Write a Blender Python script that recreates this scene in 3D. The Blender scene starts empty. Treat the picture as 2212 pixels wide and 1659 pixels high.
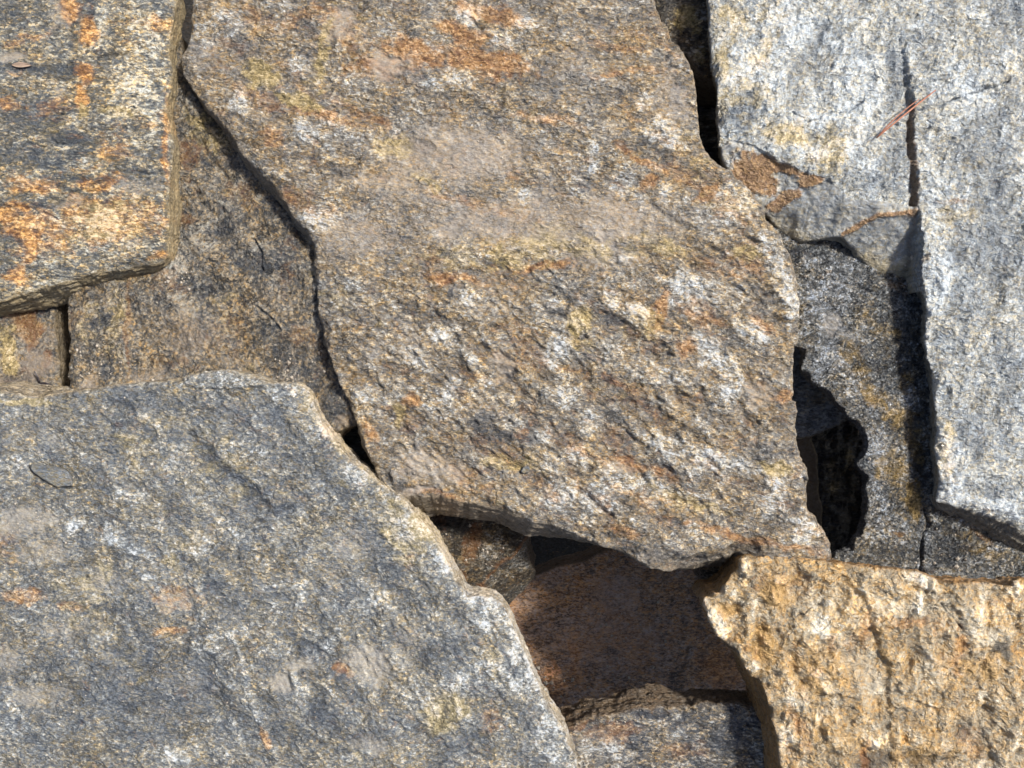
import bpy, math
import numpy as np

# ------------------------------------------------------------------ camera, sky, sun
W_FRAME = 1.10                    # metres across the frame at the top of the middle slab
LENS = 28.0
H = W_FRAME * LENS / 36.0         # camera height above that plane
K = W_FRAME / 2212.0              # metres per picture unit (frame = 2212 x 1659 units)
CX, CY = 1106.0, 829.5
SUN_EL, SUN_AZ = 50.0, 27.0       # degrees; azimuth counter-clockwise from +x (picture right)

scn = bpy.context.scene
col = scn.collection
cam_d = bpy.data.cameras.new("camera"); cam = bpy.data.objects.new("camera", cam_d); col.objects.link(cam)
cam.location = (0, 0, H); cam.rotation_euler = (0, 0, 0)
cam_d.lens = LENS; cam_d.sensor_width = 36.0; cam_d.sensor_fit = 'HORIZONTAL'
cam_d.clip_start = 0.01; cam_d.clip_end = 200.0
scn.camera = cam

world = bpy.data.worlds.new("World"); scn.world = world; world.use_nodes = True
wn = world.node_tree; wn.nodes.clear()
wo = wn.nodes.new('ShaderNodeOutputWorld'); wb = wn.nodes.new('ShaderNodeBackground'); sk = wn.nodes.new('ShaderNodeTexSky')
sk.sky_type = 'NISHITA'; sk.sun_disc = False
sk.sun_elevation = math.radians(SUN_EL)
sk.sun_rotation = math.radians(90 - SUN_AZ)
sk.air_density = 0.8; sk.dust_density = 4.0; sk.ozone_density = 0.4
wb.inputs['Strength'].default_value = 0.115
wn.links.new(sk.outputs[0], wb.inputs['Color']); wn.links.new(wb.outputs[0], wo.inputs['Surface'])

sun_d = bpy.data.lights.new("sun", 'SUN'); sun = bpy.data.objects.new("sun", sun_d); col.objects.link(sun)
sun_d.energy = 4.8; sun_d.angle = math.radians(7.0); sun_d.color = (1.0, 0.95, 0.87)
from mathutils import Vector
sdir = Vector((math.cos(math.radians(SUN_EL)) * math.cos(math.radians(SUN_AZ)),
               math.cos(math.radians(SUN_EL)) * math.sin(math.radians(SUN_AZ)),
               math.sin(math.radians(SUN_EL))))
sun.rotation_euler = sdir.to_track_quat('Z', 'Y').to_euler()
sun.location = (2, 1, 2)
scn.view_settings.view_transform = 'Standard'; scn.view_settings.look = 'None'
scn.view_settings.gamma = 1.0; scn.view_settings.exposure = 0.42
scn.view_settings.use_curve_mapping = False

# ------------------------------------------------------------------ noise
_r = np.random.RandomState(7)
_perm = _r.permutation(4096).astype(np.int32)
_ga = _r.rand(4096) * 2 * np.pi
_gx = np.cos(_ga).astype(np.float32); _gy = np.sin(_ga).astype(np.float32)

def perlin(x, y, seed=0):
    x = x.astype(np.float32) + 531.7 + seed * 17.31; y = y.astype(np.float32) + 413.3 + seed * 9.77
    xi = np.floor(x).astype(np.int32); yi = np.floor(y).astype(np.int32)
    xf = x - xi; yf = y - yi
    u = xf * xf * xf * (xf * (xf * 6 - 15) + 10); v = yf * yf * yf * (yf * (yf * 6 - 15) + 10)
    a0 = _perm[(xi + seed * 131) & 4095]; a1 = _perm[(xi + 1 + seed * 131) & 4095]
    def g(a, yy, dx, dy):
        h = _perm[(a + yy) & 4095]
        return _gx[h] * dx + _gy[h] * dy
    n0 = g(a0, yi, xf, yf); n1 = g(a1, yi, xf - 1, yf)
    m0 = g(a0, yi + 1, xf, yf - 1); m1 = g(a1, yi + 1, xf - 1, yf - 1)
    p = n0 + u * (n1 - n0); q = m0 + u * (m1 - m0)
    return (p + v * (q - p)) * 1.5

def fbm(x, y, wl, octv=4, seed=0, gain=0.5, ridged=False):
    s = np.zeros_like(x, dtype=np.float32); a = 1.0; t = 0.0
    for o in range(octv):
        n = perlin(x / wl, y / wl, seed + o * 3)
        if ridged: n = 1.0 - 2.0 * np.abs(n) * 1.4
        s += a * n; t += a; a *= gain; wl *= 0.5
    return s / t * (1.6 if not ridged else 1.0)

def sstep(a, b, x):
    t = np.clip((x - a) / (b - a), 0, 1); return t * t * (3 - 2 * t)

def poly_dist(px, py, pts, want_side=False, reach=None):
    """distance (and signed side: + = left of travel in world, y up) to an open polyline, in picture units"""
    pts = np.asarray(pts, dtype=np.float32)
    best = np.full(px.shape, 1e9, np.float32); side = np.zeros(px.shape, np.float32); par = np.zeros(px.shape, np.float32)
    n = len(pts) - 1
    for i in range(n):
        ax, ay = pts[i][:2]; bx, by = pts[i + 1][:2]
        dx, dy = bx - ax, by - ay; L = dx * dx + dy * dy + 1e-9
        t = np.clip(((px - ax) * dx + (py - ay) * dy) / L, 0, 1)
        ex = px - (ax + t * dx); ey = py - (ay + t * dy)
        d = np.sqrt(ex * ex + ey * ey)
        m = d < best
        best = np.where(m, d, best)
        cr = dx * (py - ay) - dy * (px - ax)      # >0: right-hand side on screen with y down
        side = np.where(m, np.sign(cr), side)
        par = np.where(m, (i + t) / n, par)
    return best, side, par

def to_world(px, py, z):
    s = (H - z) / H
    return (px - CX) * K * s, (CY - py) * K * s

# ------------------------------------------------------------------ stone material
def N(nt, typ, **kw):
    n = nt.nodes.new(typ)
    for k, v in kw.items(): setattr(n, k, v)
    return n

def math_node(nt, op, a, b=None, clamp=False):
    n = N(nt, 'ShaderNodeMath', operation=op, use_clamp=clamp)
    for i, v in enumerate((a, b)):
        if v is None: continue
        if isinstance(v, (int, float)): n.inputs[i].default_value = v
        else: nt.links.new(v, n.inputs[i])
    return n.outputs[0]

def mixc(nt, f, a, b, mode='MIX'):
    n = N(nt, 'ShaderNodeMix', data_type='RGBA', blend_type=mode)
    if isinstance(f, (int, float)): n.inputs[0].default_value = f
    else: nt.links.new(f, n.inputs[0])
    for i, v in ((6, a), (7, b)):
        if isinstance(v, tuple): n.inputs[i].default_value = (*v, 1)
        else: nt.links.new(v, n.inputs[i])
    return n.outputs[2]

def ramp(nt, f, stops, interp='LINEAR'):
    n = N(nt, 'ShaderNodeValToRGB'); cr = n.color_ramp; cr.interpolation = interp
    while len(cr.elements) < len(stops): cr.elements.new(0.5)
    for e, (p, c) in zip(cr.elements, stops):
        e.position = p; e.color = (*c, 1)
    nt.links.new(f, n.inputs[0]); return n.outputs[0]

def stone_mat(name, ang=0.0, stretch=0.55, dark=(0.035, 0.042, 0.055), mid=(0.15, 0.15, 0.145), warm=(0.33, 0.29, 0.22),
              pale=(0.62, 0.60, 0.55), rust=(0.36, 0.17, 0.045), rust2=(0.16, 0.065, 0.02), ochre=(0.34, 0.26, 0.10),
              tan=(0.27, 0.235, 0.195), bias=0.0, contrast=1.0, bump=1.0, rough=0.5, grain=1.0, side=(0.20, 0.16, 0.10), seed=0.0, warmth=0.5, sidemix=0.8, vein=0.6, lumpc=1.0, mica=0.12, facet=0.6, hue=0.85, pal=0.28):
    m = bpy.data.materials.new(name); m.use_nodes = True; nt = m.node_tree; nt.nodes.clear(); L = nt.links.new
    out = N(nt, 'ShaderNodeOutputMaterial'); bs = N(nt, 'ShaderNodeBsdfPrincipled'); L(bs.outputs[0], out.inputs[0])
    tc = N(nt, 'ShaderNodeTexCoord'); mp = N(nt, 'ShaderNodeMapping')
    mp.inputs['Location'].default_value = (seed * 1.37, seed * 0.71, seed * 0.3)
    mp.inputs['Rotation'].default_value = (0, 0, -ang)
    mp.inputs['Scale'].default_value = (stretch, 1, 1)
    L(tc.outputs['Object'], mp.inputs[0]); v = mp.outputs[0]
    mr = N(nt, 'ShaderNodeMapping'); mr.vector_type = 'POINT'; mr.inputs['Location'].default_value = (seed * 0.9 + 3, seed * 1.1, 0)
    L(tc.outputs['Object'], mr.inputs[0]); vi = mr.outputs[0]
    def noise(vec, scale, det, rgh, dist=0.0):
        n = N(nt, 'ShaderNodeTexNoise'); n.inputs['Scale'].default_value = scale; n.inputs['Detail'].default_value = det
        n.inputs['Roughness'].default_value = rgh; n.inputs['Distortion'].default_value = dist
        L(vec, n.inputs['Vector']); return n.outputs[0]
    a1 = N(nt, 'ShaderNodeAttribute', attribute_name='m1'); s1 = N(nt, 'ShaderNodeSeparateColor'); L(a1.outputs['Color'], s1.inputs[0])
    a2 = N(nt, 'ShaderNodeAttribute', attribute_name='m2'); s2 = N(nt, 'ShaderNodeSeparateColor'); L(a2.outputs['Color'], s2.inputs[0])
    aR, aP, aD = s1.outputs; aT, aS, aO = s2.outputs
    nf = noise(v, 430 * grain, 5, 0.72, 0.5)          # mineral grains, about 3 mm
    nm = noise(v, 110 * grain, 5, 0.7, 0.9)            # clots, about 13 mm
    nl = noise(vi, 18, 3, 0.55, 0.3)
    nx = noise(vi, 1100, 2, 0.6)
    vo = N(nt, 'ShaderNodeTexVoronoi'); vo.inputs['Scale'].default_value = 520 * grain; vo.inputs['Randomness'].default_value = 1.0
    L(v, vo.inputs['Vector']); vc = N(nt, 'ShaderNodeSeparateColor'); L(vo.outputs['Color'], vc.inputs[0])
    nf2 = noise(v, 170 * grain, 4, 0.68, 0.9)         # coarser grain in places
    cm = ramp(nt, noise(vi, 17, 3, 0.6, 0.8), [(0.38, (0, 0, 0)), (0.62, (1, 1, 1))])
    fa = math_node(nt, 'MULTIPLY', math_node(nt, 'SUBTRACT', nf, 0.5), 1.55 * contrast)
    fb = math_node(nt, 'MULTIPLY', math_node(nt, 'MULTIPLY', math_node(nt, 'SUBTRACT', nf2, 0.5), 1.5 * contrast), cm)
    f = math_node(nt, 'ADD', math_node(nt, 'MULTIPLY', fa, math_node(nt, 'SUBTRACT', 1.0, math_node(nt, 'MULTIPLY', cm, 0.45))), fb)
    g = math_node(nt, 'MULTIPLY', math_node(nt, 'SUBTRACT', nm, 0.5), 0.85 * contrast * lumpc)
    h = math_node(nt, 'MULTIPLY', math_node(nt, 'SUBTRACT', vc.outputs[0], 0.5), 0.42 * contrast)
    t = math_node(nt, 'ADD', math_node(nt, 'ADD', f, g), h)
    t = math_node(nt, 'ADD', t, math_node(nt, 'MULTIPLY', math_node(nt, 'SUBTRACT', nx, 0.5), 0.5))
    # less contrast where the surface is dusted with fine sand
    t = math_node(nt, 'MULTIPLY', t, math_node(nt, 'SUBTRACT', 1.0, math_node(nt, 'MULTIPLY', aT, 0.45)))
    t = math_node(nt, 'ADD', t, math_node(nt, 'MULTIPLY', math_node(nt, 'SUBTRACT', aP, aD), pal))
    t = math_node(nt, 'ADD', t, 0.47 + bias)
    base = ramp(nt, t, [(0.08, dark), (0.34, tuple(0.5 * (a + b) for a, b in zip(dark, mid))), (0.50, mid), (0.66, warm), (0.88, pale)])
    # warm (tan, iron-tinted) grains against blue-grey mica grains, mixed at several scales
    wn_ = noise(v, 190 * grain, 5, 0.72, 0.7); wl_ = noise(vi, 22, 3, 0.6, 0.5)
    ws = math_node(nt, 'ADD', math_node(nt, 'MULTIPLY', math_node(nt, 'SUBTRACT', wn_, 0.5), 2.6 * hue), math_node(nt, 'MULTIPLY', math_node(nt, 'SUBTRACT', wl_, 0.5), 1.7 * hue))
    ws = math_node(nt, 'ADD', ws, math_node(nt, 'MULTIPLY', math_node(nt, 'SUBTRACT', vc.outputs[1], 0.5), 0.5))
    ws = math_node(nt, 'ADD', ws, warmth)
    ws = math_node(nt, 'SUBTRACT', ws, math_node(nt, 'MULTIPLY', math_node(nt, 'ADD', aD, aP), 0.22), True)
    tint = ramp(nt, ws, [(0.0, (0.88, 0.98, 1.12)), (0.35, (1.0, 0.99, 0.95)), (0.7, (1.14, 0.96, 0.66)), (1.0, (1.28, 0.92, 0.46))])
    base = mixc(nt, 1.0, base, tint, 'MULTIPLY')
    # thin dark veins and hair cracks between the mineral layers
    vn = noise(v, 48 * grain, 5, 0.62, 0.9); vm = noise(vi, 30, 2, 0.5)
    va = math_node(nt, 'ABSOLUTE', math_node(nt, 'SUBTRACT', vn, 0.5))
    vl = ramp(nt, va, [(0.0, (1, 1, 1)), (0.012, (0.6, 0.6, 0.6)), (0.03, (0, 0, 0))])
    vk = ramp(nt, vm, [(0.42, (0, 0, 0)), (0.58, (1, 1, 1))])
    vein_f = math_node(nt, 'MULTIPLY', math_node(nt, 'MULTIPLY', vl, vk), vein)
    vein_f = math_node(nt, 'MULTIPLY', vein_f, math_node(nt, 'SUBTRACT', 1.0, math_node(nt, 'MULTIPLY', aT, 0.7)))
    base = mixc(nt, vein_f, base, tuple(c * 0.5 for c in dark))
    # rust and ochre staining
    rn = noise(v, 120, 6, 0.78, 0.8)
    rf = math_node(nt, 'ADD', math_node(nt, 'MULTIPLY', aR, 1.0), math_node(nt, 'MULTIPLY', math_node(nt, 'SUBTRACT', rn, 0.5), 2.6))
    rf = math_node(nt, 'MULTIPLY', ramp(nt, rf, [(0.2, (0, 0, 0)), (1.0, (1, 1, 1))]), 0.78)
    rc = ramp(nt, t, [(0.2, rust2), (0.52, rust), (0.85, (min(1, rust[0] * 1.9), rust[1] * 2.3, rust[2] * 3.6))])
    base = mixc(nt, rf, base, rc)
    on = noise(v, 85, 6, 0.78, 0.6)
    of = math_node(nt, 'ADD', math_node(nt, 'MULTIPLY', aO, 1.05), math_node(nt, 'MULTIPLY', math_node(nt, 'SUBTRACT', on, 0.5), 2.4))
    of = math_node(nt, 'MULTIPLY', ramp(nt, of, [(0.3, (0, 0, 0)), (0.8, (1, 1, 1))]), 0.8)
    oc = ramp(nt, t, [(0.15, tuple(c * 0.3 for c in ochre)), (0.5, ochre), (0.85, (ochre[0] * 2.0, ochre[1] * 2.1, ochre[2] * 3.4))])
    base = mixc(nt, of, base, oc)
    tf = math_node(nt, 'ADD', math_node(nt, 'MULTIPLY', aT, 0.9), math_node(nt, 'MULTIPLY', math_node(nt, 'SUBTRACT', nf, 0.5), 2.4))
    tf = math_node(nt, 'MULTIPLY', ramp(nt, tf, [(0.2, (0, 0, 0)), (1.0, (1, 1, 1))]), 0.62)
    base = mixc(nt, tf, base, tan)
    # broken sides: thin bedding layers
    ms = N(nt, 'ShaderNodeMapping'); ms.inputs['Scale'].default_value = (0.22, 0.22, 2.4); L(tc.outputs['Object'], ms.inputs[0])
    sn = noise(ms.outputs[0], 210, 5, 0.65, 0.5)
    sc = ramp(nt, sn, [(0.3, tuple(c * 0.28 for c in side)), (0.48, side), (0.6, tuple(c * 1.5 for c in side)), (0.75, (side[0] * 2.1, side[1] * 2.2, side[2] * 2.4))])
    base = mixc(nt, math_node(nt, 'MULTIPLY', aS, sidemix), base, sc)
    L(base, bs.inputs['Base Color'])
    rg = ramp(nt, vc.outputs[1], [(0.0, (rough - 0.16,) * 3), (0.12, (rough - 0.05,) * 3), (0.7, (rough + 0.12,) * 3), (1.0, (rough + 0.3,) * 3)])
    rg = math_node(nt, 'ADD', rg, math_node(nt, 'MULTIPLY', aT, 0.2), True)
    L(rg, bs.inputs['Roughness'])
    mt = math_node(nt, 'MULTIPLY', math_node(nt, 'SUBTRACT', 1.0, aT, True), mica)
    mt = math_node(nt, 'MULTIPLY', mt, ramp(nt, nf, [(0.35, (0.3, 0.3, 0.3)), (0.6, (1, 1, 1))]))
    mt = math_node(nt, 'MULTIPLY', mt, math_node(nt, 'SUBTRACT', 1.0, math_node(nt, 'MULTIPLY', aS, 0.7)), True)
    L(mt, bs.inputs['Metallic']); bs.inputs['Specular IOR Level'].default_value = 0.6
    nk = noise(v, 170 * grain, 2.5, 0.55, 0.9)
    hb = math_node(nt, 'ADD', math_node(nt, 'MULTIPLY', nf, 1.0), math_node(nt, 'MULTIPLY', vc.outputs[2], 0.45))
    hb = math_node(nt, 'ADD', hb, math_node(nt, 'MULTIPLY', nx, 0.25))
    hb = math_node(nt, 'SUBTRACT', hb, math_node(nt, 'MULTIPLY', vein_f, 0.6))
    hb = math_node(nt, 'ADD', hb, math_node(nt, 'MULTIPLY', nk, 2.2 * facet))
    hb = math_node(nt, 'MULTIPLY', hb, math_node(nt, 'SUBTRACT', 1.0, math_node(nt, 'MULTIPLY', aT, 0.72)))
    hb = math_node(nt, 'ADD', hb, math_node(nt, 'MULTIPLY', math_node(nt, 'MULTIPLY', sn, aS), 1.2))
    bp = N(nt, 'ShaderNodeBump'); bp.inputs['Strength'].default_value = 1.0; bp.inputs['Distance'].default_value = 0.0021 * bump
    L(hb, bp.inputs['Height']); L(bp.outputs[0], bs.inputs['Normal'])
    return m

# ------------------------------------------------------------------ slab builder
def densify(poly, w0, step=5.0, jag=2.0, seed=0):
    P = [(p[0], p[1], (p[2] if len(p) > 2 else w0)) for p in poly]
    out = []
    n = len(P)
    for i in range(n):
        a, b = P[i], P[(i + 1) % n]
        L = math.hypot(b[0] - a[0], b[1] - a[1]); k = max(1, int(L / step))
        for j in range(k):
            t = j / k
            out.append((a[0] + (b[0] - a[0]) * t, a[1] + (b[1] - a[1]) * t, a[2] + (b[2] - a[2]) * t))
    A = np.array(out, dtype=np.float32)
    x, y = A[:, 0], A[:, 1]
    nx_ = fbm(x, y, 26.0, 4, seed + 40, 0.7); ny_ = fbm(x, y, 26.0, 4, seed + 60, 0.7)
    A[:, 0] = x + nx_ * jag; A[:, 1] = y + ny_ * jag
    return A

def paint(PX, PY, wx, wy, arr, blobs, nz):
    for b in blobs:
        cx, cy, rx, ry = b[:4]; ang = b[4] if len(b) > 4 else 0.0; st = b[5] if len(b) > 5 else 1.0
        R = max(rx, ry) * 1.9 + 20
        m = (np.abs(PX - cx) < R) & (np.abs(PY - cy) < R)
        if not m.any(): continue
        a = math.radians(ang); x = PX[m] + wx[m] - cx; y = PY[m] + wy[m] - cy
        u = (x * math.cos(a) + y * math.sin(a)) / rx; v = (-x * math.sin(a) + y * math.cos(a)) / ry
        d = np.sqrt(u * u + v * v) + nz[m] * 0.35
        val = st * sstep(1.35, 0.45, d)
        arr[m] = np.maximum(arr[m], val) if st > 0 else np.maximum(0, arr[m] + val)

def make_mesh(name, V, F, mat, attrs, obj_loc, smooth=True):
    me = bpy.data.meshes.new(name)
    V = V - np.array(obj_loc, dtype=np.float32)[None, :]
    nv, nf = len(V), len(F)
    me.vertices.add(nv); me.vertices.foreach_set('co', V.astype(np.float32).ravel())
    me.loops.add(nf * 4); me.loops.foreach_set('vertex_index', F.astype(np.int32).ravel())
    me.polygons.add(nf); me.polygons.foreach_set('loop_start', np.arange(0, nf * 4, 4, dtype=np.int32))
    me.update(calc_edges=True)
    me.polygons.foreach_set('use_smooth', np.full(nf, smooth, dtype=bool))
    for k, a in attrs.items():
        at = me.attributes.new(k, 'FLOAT_COLOR', 'POINT'); at.data.foreach_set('color', a.astype(np.float32).ravel())
    me.materials.append(mat); me.validate(); me.update()
    o = bpy.data.objects.new(name, me); col.objects.link(o); o.location = obj_loc
    return o

HF = {}     # slab key -> sampler for resting small things

def slab(key, name, label, category, poly, z0=0.0, tilt=(0, 0), thick=0.045, w=0, step=0.0011, mat=None, jag=2.2,
         relief=None, blobs=None, edge=(0.005, 0.006), custom=None, seed=1, group=None, noise_amt=None, side_amp=0.0022, paint_warp=14, rows=20):
    z0 = float(z0); gx, gy = tilt
    O = densify(poly, w, seed=seed, jag=jag)
    def plane_world(px, py):
        z = np.full_like(px, z0)
        for _ in range(4):
            x, y = to_world(px, py, z); z = z0 + gx * (x - RX) + gy * (y - RY)
        return x, y
    RX, RY = to_world(O[:, 0].mean(), O[:, 1].mean(), z0)
    ox, oy = plane_world(O[:, 0].copy(), O[:, 1].copy())
    # outward normals of the outline (world, y up)
    area = 0.5 * np.sum(ox * np.roll(oy, -1) - np.roll(ox, -1) * oy)
    sg = 1.0 if area > 0 else -1.0
    tx = np.roll(ox, -3) - np.roll(ox, 3); ty = np.roll(oy, -3) - np.roll(oy, 3)
    nx_, ny_ = ty * sg, -tx * sg
    for _ in range(6):
        nx_ = (np.roll(nx_, 1) + nx_ * 2 + np.roll(nx_, -1)) / 4; ny_ = (np.roll(ny_, 1) + ny_ * 2 + np.roll(ny_, -1)) / 4
    ln = np.sqrt(nx_ ** 2 + ny_ ** 2) + 1e-9; nx_ /= ln; ny_ /= ln
    ww = O[:, 2] * K
    sox, soy = ox.copy(), oy.copy()
    for _ in range(14):
        sox = (np.roll(sox, 1) + sox * 2 + np.roll(sox, -1)) / 4; soy = (np.roll(soy, 1) + soy * 2 + np.roll(soy, -1)) / 4
    sox -= ox; soy -= oy
    # grid and scanline inside test
    x0, x1, y0, y1 = ox.min(), ox.max(), oy.min(), oy.max()
    nxg = int((x1 - x0) / step) + 3; nyg = int((y1 - y0) / step) + 3
    gxs = (x0 - step + np.arange(nxg) * step).astype(np.float64); gys = (y0 - step + np.arange(nyg) * step).astype(np.float64)
    inside = np.zeros((nyg, nxg), bool)
    ax_, ay_ = ox.astype(np.float64), oy.astype(np.float64); bx_, by_ = np.roll(ax_, -1), np.roll(ay_, -1)
    for j, yy in enumerate(gys):
        c = (ay_ > yy) != (by_ > yy)
        if not c.any(): continue
        xs = np.sort(ax_[c] + (yy - ay_[c]) / (by_[c] - ay_[c]) * (bx_[c] - ax_[c]))
        inside[j] = (np.searchsorted(xs, gxs) % 2) == 1
    quad = inside[:-1, :-1] & inside[1:, :-1] & inside[:-1, 1:] & inside[1:, 1:]
    jj, ii = np.nonzero(quad)
    idx = np.full((nyg, nxg), -1, np.int64)
    used = np.zeros((nyg, nxg), bool)
    for dj, di in ((0, 0), (0, 1), (1, 1), (1, 0)): used[jj + dj, ii + di] = True
    uj, ui = np.nonzero(used); idx[uj, ui] = np.arange(len(uj))
    F = np.stack([idx[jj, ii], idx[jj, ii + 1], idx[jj + 1, ii + 1], idx[jj + 1, ii]], 1)
    X = gxs[ui].copy(); Y = gys[uj].copy()
    # boundary edges (directed)
    qp = np.zeros((nyg + 1, nxg + 1), bool); qp[1:nyg, 1:nxg] = quad     # qp[j+1,i+1] = quad[j,i]
    Q = lambda j, i: qp[j + 1, i + 1]
    E = []
    b = ~Q(jj - 1, ii); E.append(np.stack([idx[jj, ii], idx[jj, ii + 1]], 1)[b])
    b = ~Q(jj, ii + 1); E.append(np.stack([idx[jj, ii + 1], idx[jj + 1, ii + 1]], 1)[b])
    b = ~Q(jj + 1, ii); E.append(np.stack([idx[jj + 1, ii + 1], idx[jj + 1, ii]], 1)[b])
    b = ~Q(jj, ii - 1); E.append(np.stack([idx[jj + 1, ii], idx[jj, ii]], 1)[b])
    E = np.concatenate(E); bv = np.unique(E)
    # project boundary verts on the outline
    bx, by = X[bv], Y[bv]; bd = np.full(len(bv), 1e9); px_, py_ = bx.copy(), by.copy()
    onx = np.zeros(len(bv)); ony = np.zeros(len(bv)); ow = np.zeros(len(bv)); smx = np.zeros(len(bv)); smy = np.zeros(len(bv))
    n = len(ax_); CH = 400
    for s in range(0, len(bv), CH):
        qx = bx[s:s + CH, None]; qy = by[s:s + CH, None]
        dx = (bx_ - ax_)[None]; dy = (by_ - ay_)[None]
        t = np.clip(((qx - ax_[None]) * dx + (qy - ay_[None]) * dy) / (dx * dx + dy * dy + 1e-15), 0, 1)
        cx = ax_[None] + t * dx; cy = ay_[None] + t * dy; d = (qx - cx) ** 2 + (qy - cy) ** 2
        k = d.argmin(1); r = np.arange(len(k)); tt = t[r, k]
        px_[s:s + CH] = cx[r, k]; py_[s:s + CH] = cy[r, k]; k2 = (k + 1) % n
        onx[s:s + CH] = nx_[k] * (1 - tt) + nx_[k2] * tt; ony[s:s + CH] = ny_[k] * (1 - tt) + ny_[k2] * tt
        smx[s:s + CH] = sox[k] * (1 - tt) + sox[k2] * tt; smy[s:s + CH] = soy[k] * (1 - tt) + soy[k2] * tt
        ow[s:s + CH] = ww[k] * (1 - tt) + ww[k2] * tt
    X[bv] = px_; Y[bv] = py_
    # coarse distance to outline by repeated erosion of the mask (chamfer)
    D = np.where(inside, 1e3, 0.0).astype(np.float32)
    cur = inside.copy()
    R = int(0.03 / step); D = np.zeros((nyg, nxg), np.float32)
    for k in range(R):
        D += cur
        if k % 3 == 2:
            c2 = cur.copy()
            c2[1:] &= cur[:-1]; c2[:-1] &= cur[1:]; c2[:, 1:] &= cur[:, :-1]; c2[:, :-1] &= cur[:, 1:]
            c3 = c2.copy()
            cur = c3
        else:
            c2 = cur.copy()
            c2[1:] &= cur[:-1]; c2[:-1] &= cur[1:]
            c4 = c2.copy(); c4[:, 1:] &= c2[:, :-1]; c4[:, :-1] &= c2[:, 1:]
            cur = c4
    dist = D[uj, ui] * step; dist[bv] = 0.0
    # picture coordinates of each top vertex
    zp = z0 + gx * (X - RX) + gy * (Y - RY)
    PX = (X / K / ((H - zp) / H) + CX).astype(np.float32); PY = (CY - Y / K / ((H - zp) / H)).astype(np.float32)
    # relief, in millimetres
    rz = relief or {}
    ang = math.radians(rz.get('ang', 0)); st = rz.get('st', 0.5)
    xm, ym = (X * 1000).astype(np.float32), (Y * 1000).astype(np.float32)
    ur = xm * math.cos(ang) + ym * math.sin(ang); vr = -xm * math.sin(ang) + ym * math.cos(ang)
    wq = fbm(xm, ym, 40, 3, seed + 5) * 8
    us = ur * st + wq; vs = vr + wq * 0.7
    amp = np.ones_like(xm)
    wx = fbm(xm, ym, 34, 4, seed + 11) * paint_warp; wy = fbm(xm, ym, 34, 4, seed + 17) * paint_warp
    nz = fbm(xm, ym, 12, 3, seed + 23, 0.6)
    bl = blobs or {}
    at = {k: np.zeros_like(xm) for k in ('rust', 'pale', 'dark', 'tan', 'side', 'ochre', 'flat')}
    for k in at:
        if k in bl: paint(PX, PY, wx, wy, at[k], bl[k], nz)
    amp = 1 - 0.75 * np.clip(at['flat'] + 0.8 * at['tan'], 0, 1)
    cl = fbm(us, vs, 17, 4, seed + 31, 0.55)          # clots: pale ones stand proud
    h = rz.get('big', 4.0) * fbm(xm, ym, 150, 3, seed + 1) + rz.get('med', 2.0) * fbm(us, vs, 38, 3, seed + 2) * (0.4 + 0.6 * amp)
    h += rz.get('lump', 1.0) * np.clip(0.8 * cl + 0.6 * at['pale'] - 0.3 * at['dark'], -0.3, 1.1) * amp * 1.6
    h += rz.get('fine', 0.8) * 1.15 * fbm(us, vs, 9, 4, seed + 3, 0.65, ridged=True) * amp
    h += rz.get('micro', 0.32) * 1.2 * fbm(us * 1.3, vs, 4.0, 2, seed + 4, 0.7) * (0.25 + 0.75 * amp)
    if 'ridge' in rz:       # oriented broken ridges: (angle deg, stretch, wavelength, amp, mask blobs)
        for (ra, rs, rw, rA, rb) in rz['ridge']:
            a = math.radians(ra); u2 = xm * math.cos(a) + ym * math.sin(a); v2 = -xm * math.sin(a) + ym * math.cos(a)
            mk = np.zeros_like(xm); paint(PX, PY, wx, wy, mk, rb, nz) if rb else mk.fill(1.0)
            sw = fbm(u2 * rs + wq, v2 + wq, rw, 3, seed + 51, 0.55)
            h += rA * mk * (np.clip(sw, -0.28, 0.55) + 0.42 * fbm(u2 * rs, v2, rw * .4, 2, seed + 57, ridged=True))
            at['pale'] += 0.45 * mk * sstep(0.0, 0.45, sw) * (1 - np.clip(at['rust'], 0, 1)); at['rust'] += rz.get('nrust', 0.3) * mk * sstep(-0.05, -0.5, sw); at['dark'] += 0.4 * mk * sstep(-0.1, -0.6, sw)  # crests paled, troughs browned and darkened: lit and shaded relief put in colour
    # random mineral patchiness
    pn = fbm(us, vs, 26, 4, seed + 33, 0.6); dn = fbm(us, vs, 30, 4, seed + 35, 0.6)
    at['pale'] = np.clip(at['pale'] + 0.32 * sstep(0.1, 0.7, cl) + rz.get('npale', 0.4) * sstep(0.15, 0.7, pn) * (1 - at['tan']), 0, 1.3)
    at['dark'] = np.clip(at['dark'] + 0.25 * sstep(0.05, 0.6, -cl) + rz.get('ndark', 0.5) * sstep(0.15, 0.7, dn) * (1 - at['tan']), 0, 1.3)
    rn = fbm(us, vs, 55, 4, seed + 37, 0.65); on = fbm(us, vs, 60, 4, seed + 39, 0.65)
    at['rust'] = np.clip(at['rust'] + rz.get('nrust', 0.35) * sstep(0.15, 0.7, rn), 0, 1)
    at['ochre'] = np.clip(at['ochre'] + rz.get('nochre', 0.35) * sstep(0.1, 0.7, on), 0, 1)
    tn = fbm(xm, ym, 60, 4, seed + 43, 0.6)
    at['tan'] = np.clip(at['tan'] + rz.get('ntan', 0.3) * sstep(0.2, 0.7, tn), 0, 1)
    # schist splits in thin sheets: small crisp steps
    for (th, wt, sl) in ((2.2, 0.5, 0.045), (0.9, 0.45, -0.03)):
        q = h + (vs * sl if th > 1 else us * sl) + 0.4 * nz
        fq = q / th; fl = np.floor(fq); fr_ = fq - fl
        tq = (fl + sstep(0.30, 0.70, fr_)) * th
        h = h + (tq - q) * wt * amp * rz.get('terr', 1.0)
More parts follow.
